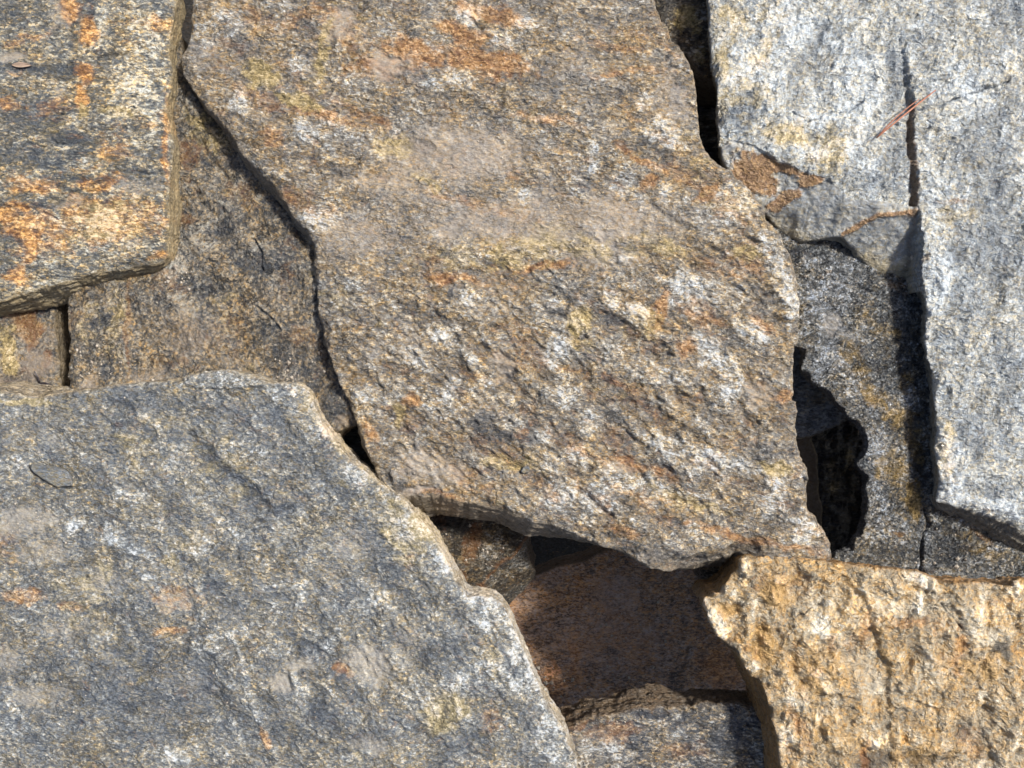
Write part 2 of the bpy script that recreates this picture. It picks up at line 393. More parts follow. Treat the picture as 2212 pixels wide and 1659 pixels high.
    jit = fbm(xm, ym, 14, 3, seed + 71, 0.6) * 2.2
    for g_ in rz.get('groove', []):      # (polyline, half width px, depth mm)
        d, _, p = poly_dist(PX + jit, PY + jit, g_[0])
        fade = np.clip(np.minimum(p, 1 - p) * 6, 0, 1) if len(g_) < 4 else 1
        h -= g_[2] * np.exp(-(d / g_[1]) ** 2) * fade
    for c_ in rz.get('crack', []):       # hairline cracks
        d, _, p = poly_dist(PX + jit * 1.6, PY + jit * 1.6, c_)
        gap = sstep(-0.5, 0.1, fbm(xm, ym, 16, 2, seed + 73))
        c = np.exp(-(d / 1.9) ** 2) * gap; h -= 2.6 * c; at['dark'] = at['dark'] + 1.6 * c
    for s_ in rz.get('step', []):        # (polyline, rise mm on the right-hand side, ramp px, fall-off px)
        d, sd, p = poly_dist(PX + jit, PY + jit, s_[0])
        f = np.clip(np.minimum(p, 1 - p) * 5, 0, 1)
        h += s_[1] * sstep(-s_[2], s_[2], d * sd) * np.exp(-np.maximum(d * sd, 0) / s_[3]) * f * (d < 3 * s_[3])
    zr = h * 0.001 * (noise_amt if noise_amt is not None else 1.0)
    en = 1 + 0.9 * fbm(xm, ym, 18, 3, seed + 81)
    ew = edge[1] * np.clip(1 + 1.1 * fbm(xm, ym, 45, 3, seed + 83), 0.35, 2.4)
    zr -= edge[0] * np.clip(en, 0.15, 3) * np.exp(-dist / ew)
    Z = zp + zr
    if custom: Z = custom(PX, PY, X, Y, Z, dist, at, xm, ym)
    # sides
    m = len(bv); inv = np.full(len(X), -1, np.int64); inv[bv] = np.arange(m)
    rowsV = []; base = len(X)
    bX, bY, bZ = X[bv], Y[bv], Z[bv]
    al = (bX * 1000).astype(np.float32); be = (bY * 1000).astype(np.float32)
    for k in range(1, rows + 1):
        f = k / rows; fz = f ** 1.15
        lay = side_amp * 0.8 * fbm(al, be + k * 4.0, 13, 3, seed + 91, 0.6)
        lay += side_amp * 1.0 * perlin(al * 0.03 + k * 0.45, be * 0.03 + k * 0.6 + seed, seed + 95)
        lay += side_amp * 0.4 * (((k * 7 + seed) % 5) / 2.5 - 1)
        off = ow * f + lay * min(1, k / 2.0)
        rowsV.append(np.stack([bX + onx * off + smx * min(1, f * 2.2), bY + ony * off + smy * min(1, f * 2.2), bZ - thick * fz], 1))
    V = np.concatenate([np.stack([X, Y, Z], 1)] + rowsV)
    Fs = []
    ia, ib = inv[E[:, 0]], inv[E[:, 1]]
    top = (E[:, 0], E[:, 1])
    for k in range(rows):
        na, nb = base + k * m + ia, base + k * m + ib
        Fs.append(np.stack([top[1], top[0], na, nb], 1)); top = (na, nb)
    F = np.concatenate([F] + Fs)
    rep = lambda a, fill=None: np.concatenate([a, np.tile(a[bv] if fill is None else np.full(m, fill), rows)])
    at['side'] = np.clip(at['side'] + sstep(0.004, 0.0, dist) * 0.55, 0, 1)
    sr = [rep(at['rust']), rep(at['pale'] * 1.0), rep(at['dark'])]
    if 'side_blobs' in bl:
        pass
    one = np.ones(len(V), np.float32)
    A1 = np.stack([sr[0], sr[1], sr[2], one], 1); A2 = np.stack([rep(at['tan']), rep(at['side'], 1.0), rep(at['ochre']), one], 1)
    loc = (float(RX), float(RY), float(z0 - thick))
    o = make_mesh(name, V, F, mat, {'m1': A1, 'm2': A2}, loc)
    o['label'] = label; o['category'] = category
    if group: o['group'] = group
    Zg = np.full((nyg, nxg), np.nan, np.float32); Zg[uj, ui] = Z
    HF[key] = (gxs[0], gys[0], step, Zg)
    return o

def height(key, x, y):
    a, b, s, Zg = HF[key]; j = int(round((y - b) / s)); i = int(round((x - a) / s))
    if 0 <= j < Zg.shape[0] and 0 <= i < Zg.shape[1] and not np.isnan(Zg[j, i]): return float(Zg[j, i])
    return None

GRP = "loose flat rocks heaped in the pile"
# ================================================================== the ground under the heap
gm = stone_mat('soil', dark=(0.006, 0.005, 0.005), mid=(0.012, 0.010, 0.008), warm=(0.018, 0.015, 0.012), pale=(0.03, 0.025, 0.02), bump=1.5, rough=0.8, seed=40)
def ground():
    n = 161; s = np.linspace(-1, 1, n); s = np.sign(s) * (np.abs(s) ** 3) * 60 + s * 1.2
    Xg, Yg = np.meshgrid(s, s); Xr, Yr = Xg.ravel(), Yg.ravel()
    Z = -0.50 + 0.012 * fbm((Xr * 1000).astype(np.float32), (Yr * 1000).astype(np.float32), 90, 4, 3)
    V = np.stack([Xr, Yr, Z], 1); a = np.arange(n * n).reshape(n, n)
    F = np.stack([a[:-1, :-1].ravel(), a[:-1, 1:].ravel(), a[1:, 1:].ravel(), a[1:, :-1].ravel()], 1)
    z4 = np.zeros((len(V), 4), np.float32)
    o = make_mesh('ground', V, F, gm, {'m1': z4, 'm2': z4}, (0, 0, -0.50)); o['kind'] = 'structure'
ground()

# ================================================================== materials of the slabs
M_A = stone_mat('rusty_schist', ang=math.radians(-20), dark=(0.035, 0.042, 0.05), mid=(0.15, 0.145, 0.13), warm=(0.33, 0.295, 0.22), pale=(0.62, 0.58, 0.48), rust=(0.50, 0.23, 0.05), seed=1, side=(0.22, 0.17, 0.09), bump=1.0, warmth=0.45)
M_B = stone_mat('brown_grey_schist', contrast=0.85, facet=1.1, mica=0.2, ang=math.radians(-28), dark=(0.05, 0.05, 0.052), mid=(0.195, 0.172, 0.145), warm=(0.30, 0.265, 0.21), pale=(0.58, 0.56, 0.52), rust=(0.36, 0.185, 0.06), tan=(0.27, 0.235, 0.20), seed=2, side=(0.17, 0.14, 0.10), stretch=0.6, warmth=0.47)
M_C = stone_mat('silver_schist', warmth=0.30, hue=0.3, vein=0.3, ang=math.radians(62), dark=(0.085, 0.095, 0.105), mid=(0.35, 0.36, 0.352), warm=(0.56, 0.56, 0.53), pale=(0.68, 0.68, 0.64), rust=(0.25, 0.115, 0.016), rust2=(0.12, 0.05, 0.008), ochre=(0.50, 0.40, 0.20), tan=(0.095, 0.092, 0.084), mica=0.35, facet=1.2, contrast=0.55, seed=3, side=(0.16, 0.14, 0.10), bump=1.0, rough=0.34, stretch=0.75, grain=0.85)  # tan here is the fracture grey, darkened to hold its shade
M_D = stone_mat('golden_schist', mica=0.4, facet=1.35, contrast=0.42, ang=math.radians(70), dark=(0.075, 0.06, 0.045), mid=(0.36, 0.29, 0.195), warm=(0.56, 0.46, 0.32), pale=(0.80, 0.73, 0.60), warmth=0.45, vein=0.2, rust=(0.42, 0.20, 0.055), ochre=(0.40, 0.25, 0.085), tan=(0.30, 0.265, 0.20), seed=4, side=(0.24, 0.12, 0.03), rough=0.36, stretch=0.8, grain=0.8)
M_F = stone_mat('blue_grey_schist', contrast=0.85, facet=1.0, mica=0.2, ang=math.radians(-60), dark=(0.05, 0.058, 0.07), mid=(0.16, 0.165, 0.165), warm=(0.27, 0.26, 0.225), pale=(0.58, 0.57, 0.54), rust=(0.44, 0.24, 0.08), ochre=(0.36, 0.30, 0.15), tan=(0.30, 0.27, 0.22), seed=5, side=(0.36, 0.27, 0.15), stretch=0.65, hue=0.6, warmth=0.36, sidemix=0.5)
M_G = stone_mat('damp_brown_schist', ang=math.radians(70), dark=(0.02, 0.024, 0.03), mid=(0.145, 0.128, 0.105), warm=(0.27, 0.225, 0.165), pale=(0.34, 0.31, 0.25), rust=(0.17, 0.085, 0.025), tan=(0.18, 0.14, 0.105), seed=6, side=(0.12, 0.09, 0.05), rough=0.40, bump=1.2, grain=0.8, warmth=0.38, stretch=0.9, vein=0.9)
M_E = stone_mat('dark_glossy_schist', mica=0.5, facet=1.2, ang=math.radians(40), dark=(0.018, 0.021, 0.026), mid=(0.13, 0.128, 0.12), warm=(0.25, 0.24, 0.22), pale=(0.50, 0.51, 0.52), rust=(0.20, 0.11, 0.03), ochre=(0.27, 0.18, 0.05), tan=(0.17, 0.15, 0.13), seed=7, side=(0.06, 0.06, 0.06), rough=0.36, bump=1.4, stretch=0.8, warmth=0.25, vein=0.9)
M_J = stone_mat('smooth_brown_stone', dark=(0.06, 0.04, 0.028), mid=(0.38, 0.255, 0.19), warm=(0.46, 0.33, 0.25), pale=(0.52, 0.40, 0.33), rust=(0.42, 0.18, 0.045), ochre=(0.50, 0.24, 0.09), tan=(0.38, 0.28, 0.23), contrast=1.0, bump=1.4, seed=8, side=(0.1, 0.07, 0.05), rough=0.5)
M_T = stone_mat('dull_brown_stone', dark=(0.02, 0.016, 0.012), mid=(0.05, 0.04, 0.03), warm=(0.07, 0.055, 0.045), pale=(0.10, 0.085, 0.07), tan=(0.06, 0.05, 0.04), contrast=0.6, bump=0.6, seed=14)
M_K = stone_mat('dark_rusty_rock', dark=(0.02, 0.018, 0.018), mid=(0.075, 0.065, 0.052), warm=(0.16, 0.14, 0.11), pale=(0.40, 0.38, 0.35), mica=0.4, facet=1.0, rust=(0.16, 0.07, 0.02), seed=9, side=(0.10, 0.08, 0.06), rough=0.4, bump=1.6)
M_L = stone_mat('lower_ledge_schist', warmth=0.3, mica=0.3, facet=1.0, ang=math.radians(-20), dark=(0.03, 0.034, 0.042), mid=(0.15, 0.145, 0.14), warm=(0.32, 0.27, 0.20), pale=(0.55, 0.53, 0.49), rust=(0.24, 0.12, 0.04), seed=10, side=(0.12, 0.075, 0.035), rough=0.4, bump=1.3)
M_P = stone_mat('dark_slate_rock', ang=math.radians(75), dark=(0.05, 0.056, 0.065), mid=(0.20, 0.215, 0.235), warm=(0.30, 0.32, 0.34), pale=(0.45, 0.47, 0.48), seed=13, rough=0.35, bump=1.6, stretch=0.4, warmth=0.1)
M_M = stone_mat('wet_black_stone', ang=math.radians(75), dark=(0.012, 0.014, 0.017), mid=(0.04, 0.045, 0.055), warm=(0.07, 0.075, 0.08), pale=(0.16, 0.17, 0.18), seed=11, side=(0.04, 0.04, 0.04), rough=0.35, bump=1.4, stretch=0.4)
M_CH = stone_mat('slate_grey', dark=(0.07, 0.08, 0.09), mid=(0.16, 0.175, 0.19), warm=(0.20, 0.215, 0.23), pale=(0.34, 0.36, 0.37), contrast=0.7, seed=12, side=(0.09, 0.09, 0.09), bump=0.7, rough=0.6, grain=1.6)

# ================================================================== top-left slab
A_poly = [(-450, -220), (374, -220, -14), (377, -40, -14), (375, 0, -12), (374, 30, -14), (367, 63, -14), (360, 103, -12), (369, 149, -16), (364, 189, -14), (356, 229, -8), (360, 275, -10), (372, 309, -14),
          (367, 344, -10), (361, 378, -8), (356, 435, 0), (358, 487, 2), (349, 516, 4), (352, 548, 4), (336, 562, 6), (309, 568, 20), (284, 571, 26), (246, 579, 20), (189, 586, 20), (132, 604, 24), (69, 622, 28), (17, 636, 26), (-40, 655, 18), (-450, 700, 18)]
def A_custom(PX, PY, X, Y, Z, dist, at, xm, ym):
    d, sd, p = poly_dist(PX, PY, [(-300, 430), (0, 441), (57, 441), (115, 450), (155, 413), (229, 390), (252, 364), (298, 367), (380, 372)])
    n = fbm(xm, ym, 20, 3, 99) * 5
    s = (d * sd + n)
    low = sstep(-2, 5, s)
    Z = Z - low * (0.0025 + 0.010 * sstep(0, 250, s))
    at['dark'] += 0.7 * np.exp(-(s / 4) ** 2)  # painted shadow line under the upper ledge
    return Z
slab('A', 'schist_rock', 'rusty speckled slab with upright orange streaks, in the top left corner', 'rock', A_poly, z0=0.004, tilt=(0.02, 0.0), thick=0.036, mat=M_A, seed=10, group=GRP,
     relief=dict(ang=-8, st=0.45, big=3, med=1.6, lump=0.8, fine=0.9, micro=0.4, nrust=0.5, nochre=0.2, ntan=0.15,
                 groove=[([(177, 125), (208, 125), (260, 117), (279, 108)], 3, 3), ([(112, 242), (146, 249)], 2.5, 2), ([(105, 300), (125, 310), (150, 310), (187, 285), (229, 283), (260, 275), (292, 275)], 3, 3), ([(0, 180), (60, 165), (110, 170)], 5, 2)],
                 crack=[[(335, 83), (352, 84)], [(290, 235), (340, 250)], [(60, 445), (120, 470)]]),
     blobs=dict(rust=[(188, 62, 24, 42, 0, 1), (150, 15, 22, 28), (186, 160, 16, 34), (178, 225, 15, 36), (70, 400, 90, 25, 0, .6), (50, 500, 45, 28), (55, 548, 14, 50, 20), (30, 590, 30, 20, 0, .8), (20, 460, 60, 22, 0, .8), (210, 400, 60, 16, -15, .7), (230, 470, 130, 60, 0, .6), (80, 500, 90, 60, 0, .6), (20, 225, 22, 18, 0, .7), (60, 85, 60, 14, -20, .5), (358, 300, 8, 130, 0, .7), (290, 480, 50, 30, 0, .55), (340, 545, 40, 12, -20, .6)],
                ochre=[(178, 250, 14, 22), (255, 240, 50, 16, 0, .6), (220, 480, 110, 60, 0, .45), (100, 280, 60, 20, 0, .4)],
                pale=[(222, 55, 20, 60, 0, .7), (305, 160, 60, 170, 0, .55), (225, 480, 60, 30, 0, .8), (150, 610, 130, 16, -8, .9), (180, 350, 60, 30, 0, .3), (300, 470, 40, 20, 0, .6), (215, 520, 90, 25, 0, .5)],
                dark=[(100, 150, 130, 14, 0, .8), (70, 250, 70, 45, 0, .8), (150, 300, 60, 14, 0, .9), (60, 335, 110, 24, 10, .7), (190, 22, 24, 22, 0, .7), (20, 40, 30, 50, 0, .5), (230, 70, 24, 70, 0, .3), (170, 330, 60, 14, -10, .8), (20, 520, 30, 16, 0, .6)],
                tan=[(130, 30, 28, 30, 0, .7), (135, 195, 18, 14, 0, .7), (30, 130, 30, 12), (290, 400, 60, 18, 0, .6), (150, 440, 40, 12, 0, .6)],
                flat=[(180, 490, 190, 80, 0, .7)]), custom=A_custom)

# ================================================================== big middle slab
B_poly = [(420, -220), (416, -60), (414, 0), (411, 52), (401, 92), (390, 123), (386, 140), (393, 160), (413, 189, 5), (430, 215, 10), (447, 235, 12), (476, 264, 18), (504, 298, 24), (527, 338, 28), (559, 372, 30), (590, 407, 32),
          (619, 435, 30), (642, 481, 26), (665, 507, 20), (677, 527, 14), (676, 564, 12), (682, 625, 6), (685, 676, 6), (696, 728), (713, 774), (723, 802), (745, 854), (771, 917, 6), (775, 934, 14), (792, 972, 16), (808, 1003, 14), (821, 1047, 10), (842, 1062, 8),
          (864, 1072, 52), (905, 1075, 60), (930, 1070, 60), (950, 1070, 58), (958, 1076, 56), (996, 1081, 52), (1039, 1090, 52), (1079, 1098, 50), (1143, 1121, 50), (1208, 1140, 42), (1272, 1168, 20), (1311, 1184, 8), (1350, 1197, 8), (1397, 1222, 6), (1440, 1238, 10),
          (1487, 1238, 24), (1530, 1225, 34), (1572, 1212, 44), (1603, 1203, 30), (1640, 1240), (1780, 1250), (1800, 1207), (1798, 1176), (1779, 1142), (1763, 1117), (1746, 1101), (1743, 1063), (1744, 1022), (1734, 988), (1727, 959), (1723, 947), (1722, 905),
          (1725, 888), (1721, 867), (1711, 865), (1715, 838), (1717, 813), (1715, 763), (1717, 747), (1725, 738), (1725, 705), (1727, 647), (1727, 605), (1723, 583), (1713, 547), (1697, 526), (1687, 500), (1661, 474), (1655, 453), (1635, 422), (1608, 398),
          (1582, 370), (1562, 357), (1536, 339), (1520, 312), (1512, 297), (1510, 260), (1504, 219), (1502, 177), (1483, 120), (1468, 99), (1452, 83), (1442, 57), (1431, 42), (1421, 16), (1416, 0), (1405, -60), (1390, -220)]
def B_custom(PX, PY, X, Y, Z, dist, at, xm, ym):
    # lower right corner sags and breaks away in layers next to the golden slab
    d, sd, p = poly_dist(PX, PY, [(1380, 1150), (1470, 1195), (1530, 1190), (1600, 1160), (1700, 1170)])
    s = d * sd + fbm(xm, ym, 18, 3, 98) * 8
    m = (PX > 1400) & (PX < 1680) & (PY > 1150)
    low = np.where(m, sstep(0, 30, s), 0)
    Z = Z - 0.016 * low * sstep(1400, 1480, PX) * sstep(1670, 1600, PX)
    at['dark'] += 0.5 * low; at['side'] = np.clip(at['side'] + 0.3 * low, 0, 1)
    return Z
slab('B', 'schist_rock', 'largest slab, brown-grey with white mica lumps and orange stains, across the middle', 'rock', B_poly, z0=0.0, tilt=(0.015, 0.01), thick=0.046, mat=M_B, seed=20, group=GRP,
     relief=dict(ang=-28, st=0.5, big=6, med=2.8, lump=1.5, fine=1.0, micro=0.45, nrust=0.4, nochre=0.35, ntan=0.35,
                 ridge=[(-38, 0.42, 27, 5.6, [(1250, 880, 560, 330, 10, 1.0), (1600, 620, 170, 180, 0, .9), (850, 820, 160, 200, 0, .7)]), (-30, 0.5, 26, 2.2, [(750, 200, 420, 230, 0, .8), (1300, 300, 250, 250, 0, .6)])],
                 groove=[([(1092, 180), (1096, 212), (1093, 242)], 9, -4.5), ([(1260, 1055), (1290, 1095), (1330, 1120)], 5, 4), ([(1080, 905), (1110, 912)], 3, 3), ([(1390, 420), (1440, 470), (1500, 500)], 8, 3), 
                         ([(1300, 1040), (1420, 1070), (1560, 1110), (1650, 1180)], 16, 5), ([(900, 985), (980, 1010), (1080, 1020)], 14, 3), ([(1020, 715), (1080, 790), (1090, 830)], 14, 4), ([(1470, 560), (1560, 600), (1640, 660)], 12, 4), ([(1360, 700), (1430, 800), (1480, 880)], 16, 4)],
                 step=[([(1000, 20), (1040, 60), (1090, 110), (1130, 130)], -3, 4, 60), ([(1330, 345), (1400, 380), (1440, 385)], 3, 4, 40)]),
     blobs=dict(rust=[(900, 115, 70, 34, 20), (1040, 130, 110, 34, 15), (1000, 75, 60, 22, 25), (1055, 30, 90, 22, 15, .9), (800, 150, 60, 20, 0, .6), (690, 245, 60, 14, 15, .7), (590, 300, 30, 25, 0, .7), (1395, 350, 70, 10, 30, .8), (1405, 394, 22, 20, 0, .9), (1530, 412, 36, 12, -25, .9), (1350, 160, 90, 9, -8, .7),
                      (1180, 579, 58, 12, -6, .85), (987, 606, 56, 10, 3, .8), (1428, 673, 12, 48, 10, .9), (893, 865, 24, 16), (1648, 700, 32, 16, 20, .9), (1693, 855, 20, 20, 0, .9), (1132, 930, 16, 30, 30, .7), (800, 940, 14, 40, -25, .6), (1357, 1151, 40, 18, 20, .7), (1625, 1165, 160, 10, 12, .8), (1180, 260, 80, 14, 10, .6), (1030, 440, 150, 14, 15, .5), (700, 30, 50, 30, 0, .5), (1320, 100, 80, 12, 10, .5), (640, 420, 50, 16, 0, .4), (1480, 760, 18, 30, 20, .6), (1350, 1000, 120, 14, 15, .5), (950, 1070, 80, 10, 8, .5), (545, 205, 60, 20, 20, .5)],
                ochre=[(567, 160, 40, 36, 0, .9), (642, 216, 60, 18, 20, .9), (855, 312, 50, 30, 0, .8), (700, 100, 14, 90, 10, .7), (860, 893, 14, 24), (1671, 1010, 40, 26, 0, .9), (1240, 530, 300, 60, 0, .3), (1010, 560, 200, 30, 0, .4), (1620, 545, 40, 20, 0, .8), (1480, 1080, 120, 16, 20, .6), (1250, 700, 30, 50, 0, .6), (1400, 700, 60, 30, 40, .5), (1100, 1000, 80, 16, 10, .6), (640, 620, 10, 10, 0, .1), (920, 395, 60, 12, 30, .6)],
                pale=[(1017, 25, 36, 24), (1130, 50, 34, 26, 20), (1080, 88, 30, 18, 10, .9), (992, 170, 30, 26), (930, 190, 24, 14), (645, 140, 26, 22), (663, 283, 34, 22, 0, .9), (513, 229, 28, 22), (470, 60, 60, 40, 0, .5), (690, 470, 50, 32, 0, .9), (1250, 400, 26, 24), (1130, 416, 20, 14), (1175, 255, 34, 14, 0, .8), (1342, 383, 30, 46), (1280, 343, 26, 24), (1437, 412, 13, 30), (1426, 284, 46, 32), (1396, 219, 30, 20, 0, .8), (1579, 440, 44, 50, 30), (1670, 547, 20, 60, -25),
                      (1493, 635, 56, 44, 40), (1531, 752, 30, 52, -25), (1575, 815, 26, 50, -20), (1625, 719, 34, 30), (1703, 640, 16, 60, 0), (1203, 766, 24, 40), (1221, 846, 18, 44), (1034, 799, 16, 44, -30), (968, 850, 18, 44, 10), (1245, 985, 30, 24), (1203, 1070, 40, 36), (1292, 1080, 42, 44), (1531, 995, 70, 36, 20), (1440, 950, 40, 30, 0, .6), (1175, 935, 24, 24, 0, .7), (1273, 910, 24, 30, 0, .7), (959, 720, 26, 20), (1320, 640, 26, 24), (1370, 675, 24, 24), (1015, 640, 18, 18), (1671, 1080, 30, 50), (1730, 1150, 34, 34), (1500, 1150, 60, 16, 20, .5), (905, 1000, 50, 20, 60, .4), (800, 870, 40, 40, 0, .5), (1130, 720, 30, 20, 0, .6), (880, 770, 40, 30, 0, .5), (1400, 1060, 60, 20, 20, .6), (1350, 560, 20, 10, 0, .5)],
                dark=[(1095, 940, 70, 18, 10), (1038, 916, 30, 22), (1320, 685, 26, 16), (1203, 682, 24, 16), (1132, 1015, 12, 9), (1160, 579, 11, 9, 0, 1.6), (973, 612, 10, 8, 0, 1.6), (970, 635, 8, 7, 0, 1.8), (1258, 401, 20, 12), (790, 340, 34, 14, 25, .8), (740, 368, 26, 16), (1450, 90, 30, 16, 0, .5), (1360, 1180, 100, 14, 20, .6), (660, 120, 22, 14), (1078, 225, 8, 20, 0, .5), (960, 810, 50, 20, 30, .5), (1380, 880, 90, 22, 35, .6), (1650, 640, 30, 14, 30, .8), (860, 1040, 30, 24, 0, .5)],  # the small patch left of the gritty lump paints its shade
                tan=[(742, 54, 44, 42, 0, .8), (834, 140, 46, 28, 0, .8), (984, 333, 170, 75, 0, .8), (1180, 475, 330, 62, 0, .7), (770, 510, 100, 60, 0, .6), (900, 420, 160, 30, 10, .5), (1451, 219, 40, 60, -20, .6), (930, 1010, 80, 36, 5, .75), (1090, 790, 30, 50, -25, .85), (1640, 850, 40, 40, 0, .7), (1300, 560, 120, 30, 0, .6), (1000, 500, 120, 30, 0, .5), (1250, 160, 80, 40, 0, .3), (1340, 1010, 40, 16, 0, .6), (450, 130, 40, 60, 0, .35), (1060, 670, 60, 20, 10, .4), (900, 1060, 50, 14)],
                flat=[(1000, 340, 220, 100, 0, .8), (1200, 480, 380, 90, 0, .75), (800, 520, 130, 80, 0, .6), (450, 120, 70, 100, 0, .5)]), custom=B_custom)

# ================================================================== silver slab, upper right (one rock with a raised layer)
C_step = [(1936, 30), (1943, 47), (1952, 80), (1962, 120), (1970, 190), (1975, 260), (1978, 340), (1980, 420), (1981, 470), (1990, 540), (1994, 600), (1998, 680)]
C_poly = [(1526, -220, -26), (1528, -40, -26), (1530, 0, -26), (1535, 68, -26), (1538, 135, -28), (1549, 182, -28), (1551, 224, -28), (1556, 292, -26), (1561, 333, -22), (1575, 365, -10), (1640, 425), (1690, 470), (1723, 499), (1750, 512), (1800, 508), (1835, 507), (1862, 528), (1884, 550), (1920, 580),
          (1954, 605), (1985, 614), (1996, 617, -20), (2001, 640, -32), (2002, 677, -34), (2004, 729, -36), (2007, 771, -36), (2016, 792, -30), (2023, 855, -30), (2027, 917, -26), (2031, 1001, -26), (2036, 1055, -28), (2025, 1084, -22), (2059, 1093, 24), (2100, 1105, 34), (2142, 1117, 44), (2184, 1130, 56), (2212, 1148, 56), (2300, 1190, 56), (2620, 1290, 40), (2620, -220)]
def C_custom(PX, PY, X, Y, Z, dist, at, xm, ym):
    jit = fbm(xm, ym, 30, 4, 77, 0.6) * 5
    j2 = fbm(xm, ym, 9, 2, 78) * 0.6
    d, sd, p = poly_dist(PX + jit * 0.5, PY, C_step)
    s = d * sd + j2                      # + : left of the step line
    # poly runs downwards on screen: side sign is + on its left/screen-left
    left = s
    rise = (0.0012 + 0.0055 * np.clip((PY - 47) / 420, 0, 1)) * sstep(35, 70, PY)
    cut = sstep(0, 9, left) * rise
    bandd = sstep(120, 0, left) * sstep(0, 12, left)
    Z = Z - cut * (0.55 + 0.45 * bandd)
    Z = Z + 0.0016 * np.exp(-(np.minimum(left, 0) / 14) ** 2) * (left < 0) * sstep(60, 200, PY)
    wall = np.exp(-((left - 5) / 5.5) ** 2) * sstep(150, 300, PY)
    at['rust'] = np.clip(at['rust'] + 1.2 * wall, 0, 1.4); at['dark'] += 0.8 * wall; at['side'] = np.clip(at['side'] + .5 * wall, 0, 1)
    Z = Z - 0.0022 * np.exp(-((left - 8) / 5) ** 2) * sstep(50, 120, PY)
    # fracture face under the broken lower edge of the thin layer
    inner = [(1540, 318), (1562, 312), (1588, 302), (1629, 312), (1681, 346), (1707, 354), (1733, 365), (1760, 374), (1786, 383), (1806, 401), (1843, 430), (1885, 432), (1921, 437), (1960, 443), (1996, 445)]
    d2, sd2, p2 = poly_dist(PX + jit * 0.6, PY + jit * 0.6, inner)
    f = d2 * sd2
    f = np.where(left > -2, f, -10)
    fr = sstep(0, 4, f)
    drop = 0.002 * fr + 0.052 * np.clip(f / 175, 0, 1.2) ** 1.6 * (0.8 + 0.2 * sstep(1650, 1850, PX))
    ch = np.zeros_like(PX)
    # conchoidal facets: a vertical rib and a hollow
    facet = 0.004 * fbm(PX, PY, 130, 3, 5) - 0.002 * fbm(PX, PY, 45, 4, 9, 0.6, ridged=True)
    facet = facet + 0.004 * sstep(1770, 1830, PX + jit * 2) + 0.003 * fbm(PX, PY, 120, 2, 61, 0.5, ridged=True) - 0.006 * np.exp(-((PX - 1690 + jit * 3) / 40) ** 2)
    keep = (xm * 0 + 1)
    Zs = H * 0
    smooth = 1 - fr
    base = C_base(X, Y)
    Z = np.where(fr > 0, Z * smooth + (base + (Z - base) * 0.22) * fr, Z) - np.where(f > 0, drop - facet * fr, 0)
    at['tan'] = np.clip(at['tan'] + (0.78 + 0.2 * fbm(xm, ym, 40, 3, 58)) * fr, 0, 1); at['pale'] *= (1 - 0.8 * fr); at['ochre'] *= (1 - 0.6 * fr)  # smooth grey fracture, with the shade of its turned-away face in the colour
    for (q, wdt, a) in (([(1655, 350), (1700, 385), (1720, 430)], 14, .0),):
        pass
    rmask = np.zeros_like(PX)
    wxx = fbm(xm, ym, 24, 4, 55) * 10; wyy = fbm(xm, ym, 24, 4, 56) * 10; nz = fbm(xm, ym, 8, 3, 57)
    paint(PX, PY, wxx, wyy, rmask, [(1640, 372, 60, 38, 35, 1.6), (1690, 352, 66, 15, 20, 1.6), (1748, 385, 36, 15, -15, 1.6), (1705, 422, 40, 17, -35, 1.5), (1790, 378, 36, 10, 5, 1.3)], nz)
    hole = np.zeros_like(PX); paint(PX, PY, wxx, wyy, hole, [(1710, 392, 20, 12, 10, 1.1)], nz); rmask *= (1 - np.clip(hole, 0, 1))
    d4, _, _ = poly_dist(PX + jit, PY + jit, [(1830, 500), (1865, 482), (1895, 468), (1975, 458)])
    rmask = np.maximum(rmask, 1.6 * np.exp(-(d4 / 5.5) ** 2))
    at['rust'] = np.clip(at['rust'] * (1 - .7 * fr) + rmask * fr, 0, 1.3)
    at['tan'] = np.clip(at['tan'] - rmask * fr, 0, 1)
    low = sstep(70, 140, f + jit * 3); at['ochre'] = np.clip(at['ochre'] + 0.75 * low, 0, 1); at['side'] = np.clip(at['side'] + 0.5 * low, 0, 1); at['tan'] *= 1 - .5 * low
    return Z
_c = densify(C_poly, 0, seed=30, jag=2.2); _crx, _cry = to_world(_c[:, 0].mean(), _c[:, 1].mean(), 0.008)
def C_base(X, Y): return 0.012 + 0.03 * (X - _crx) + 0.01 * (Y - _cry)
